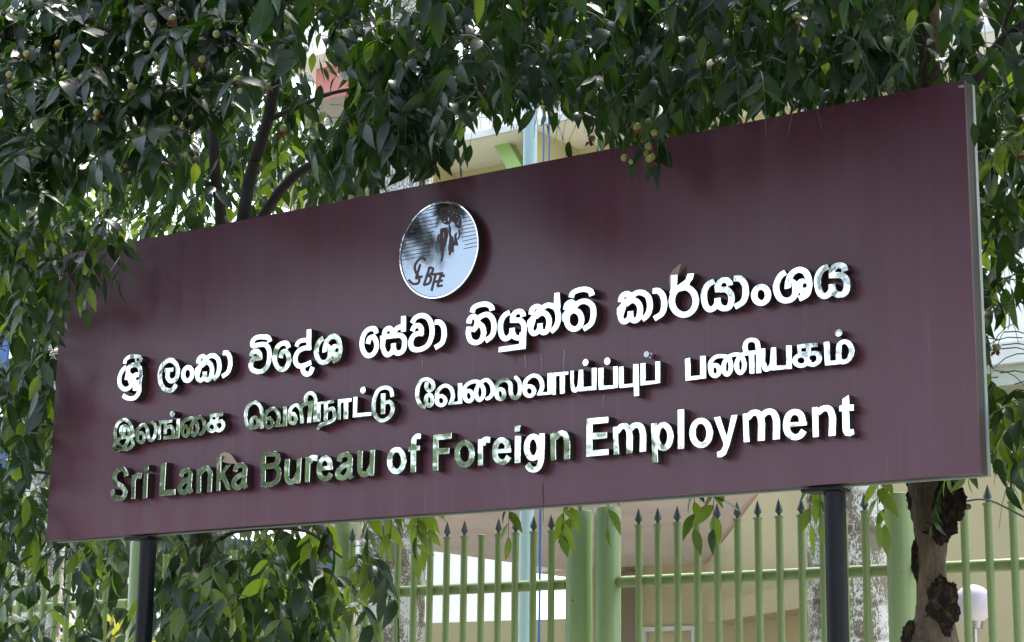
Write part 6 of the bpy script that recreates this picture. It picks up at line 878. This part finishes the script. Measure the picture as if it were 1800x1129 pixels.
# pick the leaves that show largest, as single objects; the rest is one joined part
def visible(sets, cell=3.0):
    gw, gh = int(W_/cell)+1, int(H_/cell)+1; zb = np.full((gh, gw), 1e9); who = np.full((gh, gw), -1, dtype=np.int64)
    base = 0; allidx = []
    for lv in sets:
        D, B, Nn = lv.frames(); P_ = np.array([tuple(v) for v in lv.pos]); L = np.array(lv.L); n_ = len(L)
        for t in np.linspace(.1, .9, 9):
            for w in (-.11, 0, .11):
                w2 = w*math.sin(math.pi*t)
                Q = P_ + L[:, None]*(t*D + w2*B - np.array([0, 0, 0])); v = Q - np.array(CAM)
                z = v@np.array(RF); u = CX+FPX*(v@np.array(RX))/z; w3 = CY+FPX*(v@np.array(RD))/z
                ok = (z > .5) & (u >= 0) & (u < W_) & (w3 >= 0) & (w3 < H_)
                behind = np.zeros(n_, bool)
                for i in np.nonzero(ok & (Q[:, 1] > 0))[0]:
                    if inside(SIGNQ, u[i], w3[i]): behind[i] = True
                for i in np.nonzero(ok & ~behind)[0]:
                    a, b_ = int(w3[i]/cell), int(u[i]/cell)
                    if z[i] < zb[a, b_]: zb[a, b_] = z[i]; who[a, b_] = base+i
        allidx.append((base, n_)); base += n_
    cnt = np.bincount(who[who >= 0], minlength=base)
    return [cnt[b_:b_+n_] for b_, n_ in allidx]
VIS = visible([LT[0], RT[0]])
for (lv, tw), root, cnt in ((LT, ltree, VIS[0]), (RT, rtree, VIS[1])):
    order = np.argsort(-cnt, kind='stable'); top = [int(i) for i in order[:300] if cnt[i] > 0]; ts = set(top)
    rest = [i for i in range(len(lv.L)) if i not in ts]
    D, B, Nn = lv.frames()
    for i in top:
        o = bpy.data.objects.new('leaf', leaf_mesh(lv.k[i], MAT['leaf'])); COL.objects.link(o); o.parent = root; o.color = (lv.t[i], 0, 0, 1)
        mw = Matrix.Identity(4)
        for r in range(3):
            mw[r][0] = D[i][r]*lv.L[i]; mw[r][1] = B[i][r]*lv.L[i]; mw[r][2] = Nn[i][r]*lv.L[i]; mw[r][3] = lv.pos[i][r]
        o.matrix_parent_inverse = Matrix.Translation(-Vector(root.location)); o.matrix_basis = mw
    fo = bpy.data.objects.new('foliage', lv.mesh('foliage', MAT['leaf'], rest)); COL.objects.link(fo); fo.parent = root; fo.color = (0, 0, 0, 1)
    fo.matrix_parent_inverse = Matrix.Translation(-Vector(root.location)); fo['kind'] = 'stuff'
    mb = MB()
    for pts in tw: mb.tube(pts, [.0028*(1-.1*i) for i in range(len(pts))], 4, cap=False)
    to = mb.build('twigs', MAT['twig'], root); to['kind'] = 'stuff'; to.name = 'twig_mass'

# fruit: pale green globes with rust brown calyx
fm = MB(); fm.lathe([(1e-3, -.017), (.010, -.014), (.0165, -.004), (.0170, .004), (.012, .013), (.004, .017), (1e-3, .018)], 0, 0, 12)
for i, v in enumerate(fm.v): a = math.atan2(v.y, v.x); k = 1-.10*abs(math.cos(1.5*a)); fm.v[i] = Vector((v.x*k, v.y*k, v.z))
fme = fm.mesh('fruit'); set_auto(fme, 80); fme.materials.append(MAT['fruit'])
hm = MB()
for k in range(5):
    a = k*1.257; c, s = math.cos(a), math.sin(a); hm.add([(0, 0, -.012), (c*.013-s*.008, s*.013+c*.008, -.020), (c*.021, s*.021, -.034+.006*(k % 3)), (c*.013+s*.008, s*.013-c*.008, -.018)], [(0, 1, 2, 3)])
hme = hm.mesh('husk'); hme.materials.append(MAT['husk'])
stm = MB().tube([(0, 0, .015), (.003, 0, .045), (0, .004, .08)], .0016, 5).mesh('stalk'); stm.materials.append(MAT['twig'])
FR = [(18,152,-.9),(16,132,-.9),(102,76,-.9),(102,98,-.9),(108,120,-1),(142,136,-.9),(47,95,-.9),(304,32,-1),(270,42,-1),(258,78,-1),(206,120,-1),(278,120,-1),(355,105,-.9),(398,88,-1),(394,22,-.9),(418,140,-.9),(422,160,-1),(455,106,-.7),(472,152,-.7),(498,226,-.5),(308,208,-.9),(320,224,-.9),(336,206,-.9),(252,230,-.8),(248,248,-.8),(214,300,-.8),(220,292,-.8),(312,270,-.8),(326,272,-.8),(344,278,-.8),(265,305,-.7),(170,198,-.9),(168,208,-.9),(230,152,-1),(448,38,-.8),(300,8,-.9),(380,60,-1),
      (662,76,-.4),(646,106,-.4),(642,120,-.4),(700,132,-.4),(762,138,-.4),(634,195,-.35),(640,208,-.35),(674,198,-.35),(654,232,-.35),(634,252,-.35),(656,255,-.35),(652,270,-.35),(668,308,-.3),(820,34,-.3),(822,76,-.3),(852,136,-.3),(740,322,-.2),
      (1120,224,-.3),(1150,234,-.3),(1097,278,-.22),(1109,285,-.22),(1140,258,-.2),(1136,270,-.2),(1146,276,-.2),(1141,280,-.24),(1297,34,-.3),(1400,30,-.3),(1427,24,-.3),(1404,36,-.3),(1040,244,.2),(1752,612,.5),(1790,268,.6)]
rf = random.Random(9)
for (x, y, Yd) in FR:
    p = at_y(x, y, Yd-.12 if Yd < 0 else Yd); root = ltree if p.x < 2.35 else rtree
    f_ = bpy.data.objects.new('fruit', fme); COL.objects.link(f_); f_.parent = root; f_.matrix_parent_inverse = Matrix.Translation(-Vector(root.location))
    f_.location = p; s = rf.uniform(.6, 1.05); f_.scale = (s, s, s); f_.rotation_euler = (rf.uniform(-.5, .5), rf.uniform(-.5, .5), rf.uniform(0, 6))
    if rf.random() < .6:
        h_ = bpy.data.objects.new('husk', hme); COL.objects.link(h_); h_.parent = f_; h_.scale = (1.1, 1.1, rf.uniform(.8, 1.4))
    s_ = bpy.data.objects.new('stalk', stm); COL.objects.link(s_); s_.parent = f_

# dead leaves lodged behind letters
V, F, UV = LV[0]
def dead(px, py, L, ang, label, tilt=.5):
    me = leaf_mesh(3, MAT['deadleaf']); o = bpy.data.objects.new('dead_leaf', me); COL.objects.link(o)
    p = at_y(px, py, -.025); d = Vector((math.cos(ang), -.12, math.sin(ang))).normalized(); nn = Vector((0, -1, tilt)); nn = (nn - d*nn.dot(d)).normalized(); b_ = nn.cross(d)
    mw = Matrix.Identity(4)
    for r in range(3): mw[r][0] = d[r]*L; mw[r][1] = b_[r]*L*1.1; mw[r][2] = nn[r]*L; mw[r][3] = p[r]
    o.matrix_world = mw; tag(o, label, 'leaf'); return o
dead(386, 800, .135, -.35, 'curled beige dead leaf lodged behind the letters n and k of the English line')
dead(1178, 505, .11, 1.1, 'brown dead leaf poking up behind the tall Sinhala letter on the right')

# croton shrubs behind the fence (lower left)
def shrub(px, py, y, r, h_, n_, label):
    c = at_y(px, py, y); root = empty('croton_shrub', (c.x, y, 0)); tag(root, label, 'shrub', 'yellow green shrubs behind the fence')
    lv = Leaves(); rg = random.Random(int(px))
    for _ in range(n_):
        d = Vector((rg.gauss(0, 1), rg.gauss(0, 1), rg.gauss(0, 1))).normalized(); k = rg.random()**.35
        p = Vector((c.x + d.x*r*k, y + d.y*r*k, h_*.55 + d.z*h_*.45*k))
        dd_ = (d + Vector((rg.gauss(0, .5), rg.gauss(0, .5), rg.gauss(0, .5)))).normalized(); lv.add(p, dd_, Vector((0, 0, 1)) + d*.5, rg.uniform(.09, .15), rg)
    o = bpy.data.objects.new('foliage', lv.mesh('foliage', MAT['leaf_croton'], range(n_))); COL.objects.link(o); o.parent = root; o.color = (0, 0, 0, 1); o.matrix_parent_inverse = Matrix.Translation(-Vector(root.location)); o['kind'] = 'stuff'
    for k in range(5): MB().tube([(c.x, y, 0), (c.x+rg.uniform(-.3, .3)*r, y+rg.uniform(-.3, .3)*r, h_*.5), (c.x+rg.uniform(-.7, .7)*r, y+rg.uniform(-.6, .6)*r, h_*.85)], [.02, .014, .006], 6).build('stem', MAT['limb'], root)
shrub(420, 1100, 3.9, .75, 2.55, 1500, 'yellow flecked shrub behind the fence, right of the left black post')
shrub(570, 1110, 4.3, .6, 2.5, 1100, 'yellow flecked shrub beside the left capped fence pillar')
shrub(180, 1120, 4.4, .6, 2.6, 900, 'yellow green shrub between the left palm trunk and the left black post')

# lit background trees beyond the fence on the left and right (bright through the gaps)
def crown_mesh(name, mat, n_, rx, rz, leaf, seed, clumps=26):
    lv = Leaves(); rg = random.Random(seed); cl = []
    for _ in range(clumps):
        d = Vector((rg.gauss(0, 1), rg.gauss(0, 1), rg.gauss(0, 1))).normalized(); k = rg.random()**.4
        cl.append((Vector((d.x*rx*k, d.y*rx*k, d.z*rz*k)), rg.uniform(.22, .4)*rx))
    for _ in range(n_):
        c, r = rg.choice(cl); d = Vector((rg.gauss(0, 1), rg.gauss(0, 1), rg.gauss(0, 1))).normalized(); p = c + d*r*rg.random()**.4
        dd_ = (d*.6 + Vector((rg.gauss(0, .5), rg.gauss(0, .5), rg.gauss(-.5, .4)))).normalized(); lv.add(p, dd_, Vector((0, 0, 1)) + d*.6, leaf*rg.uniform(.7, 1.2), rg)
    return lv.mesh(name, mat, range(n_)), cl
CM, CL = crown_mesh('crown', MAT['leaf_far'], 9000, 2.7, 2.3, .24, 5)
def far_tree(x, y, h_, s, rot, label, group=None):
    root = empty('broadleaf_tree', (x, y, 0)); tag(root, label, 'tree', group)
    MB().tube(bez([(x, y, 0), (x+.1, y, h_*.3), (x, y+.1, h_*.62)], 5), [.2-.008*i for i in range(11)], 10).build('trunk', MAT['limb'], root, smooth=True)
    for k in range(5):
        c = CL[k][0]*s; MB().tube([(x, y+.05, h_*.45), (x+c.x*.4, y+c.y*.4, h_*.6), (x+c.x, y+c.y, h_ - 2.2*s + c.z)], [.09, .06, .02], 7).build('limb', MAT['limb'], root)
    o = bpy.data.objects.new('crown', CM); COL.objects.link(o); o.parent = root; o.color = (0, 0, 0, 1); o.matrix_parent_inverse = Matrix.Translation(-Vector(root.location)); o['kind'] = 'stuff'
    o.location = (x, y, h_ - 2.2*s); o.scale = (s, s, s); o.rotation_euler = (0, 0, rot)
far_tree(at_y(60, 700, 8.5).x, 8.5, 6.4, .95, 0, 'light green garden tree beyond the fence at the far left')
far_tree(at_y(230, 350, 10.5).x, 10.5, 8.6, .9, 1.3, 'light green garden tree behind the forked dark limbs')
G_ = 'trees across the street'
for (x, y, h_, s, r_, lb) in ((-27, -21, 10.6, 1.5, .2, 'tallest broadleaf tree across the street at its far left end'), (-21, -20.5, 9.4, 1.5, 1.1, 'second tall broadleaf tree across the street from the left end'), (-15.5, -21, 8.4, 1.25, 2.3, 'mid height broadleaf tree across the street, third from the left'),
                              (-11, -20, 7.2, 1.1, 3.9, 'small broadleaf tree across the street, fourth from the left'), (-6.5, -21, 6.0, 1.0, 5.0, 'low broadleaf tree across the street, fifth from the left'), (0, -20, 6.2, 1.0, .7, 'broadleaf tree across the street straight behind the viewer'), (6, -21, 7, 1.1, 1.7, 'rightmost broadleaf tree across the street')):
    far_tree(x, y, h_, s, r_, lb, G_)
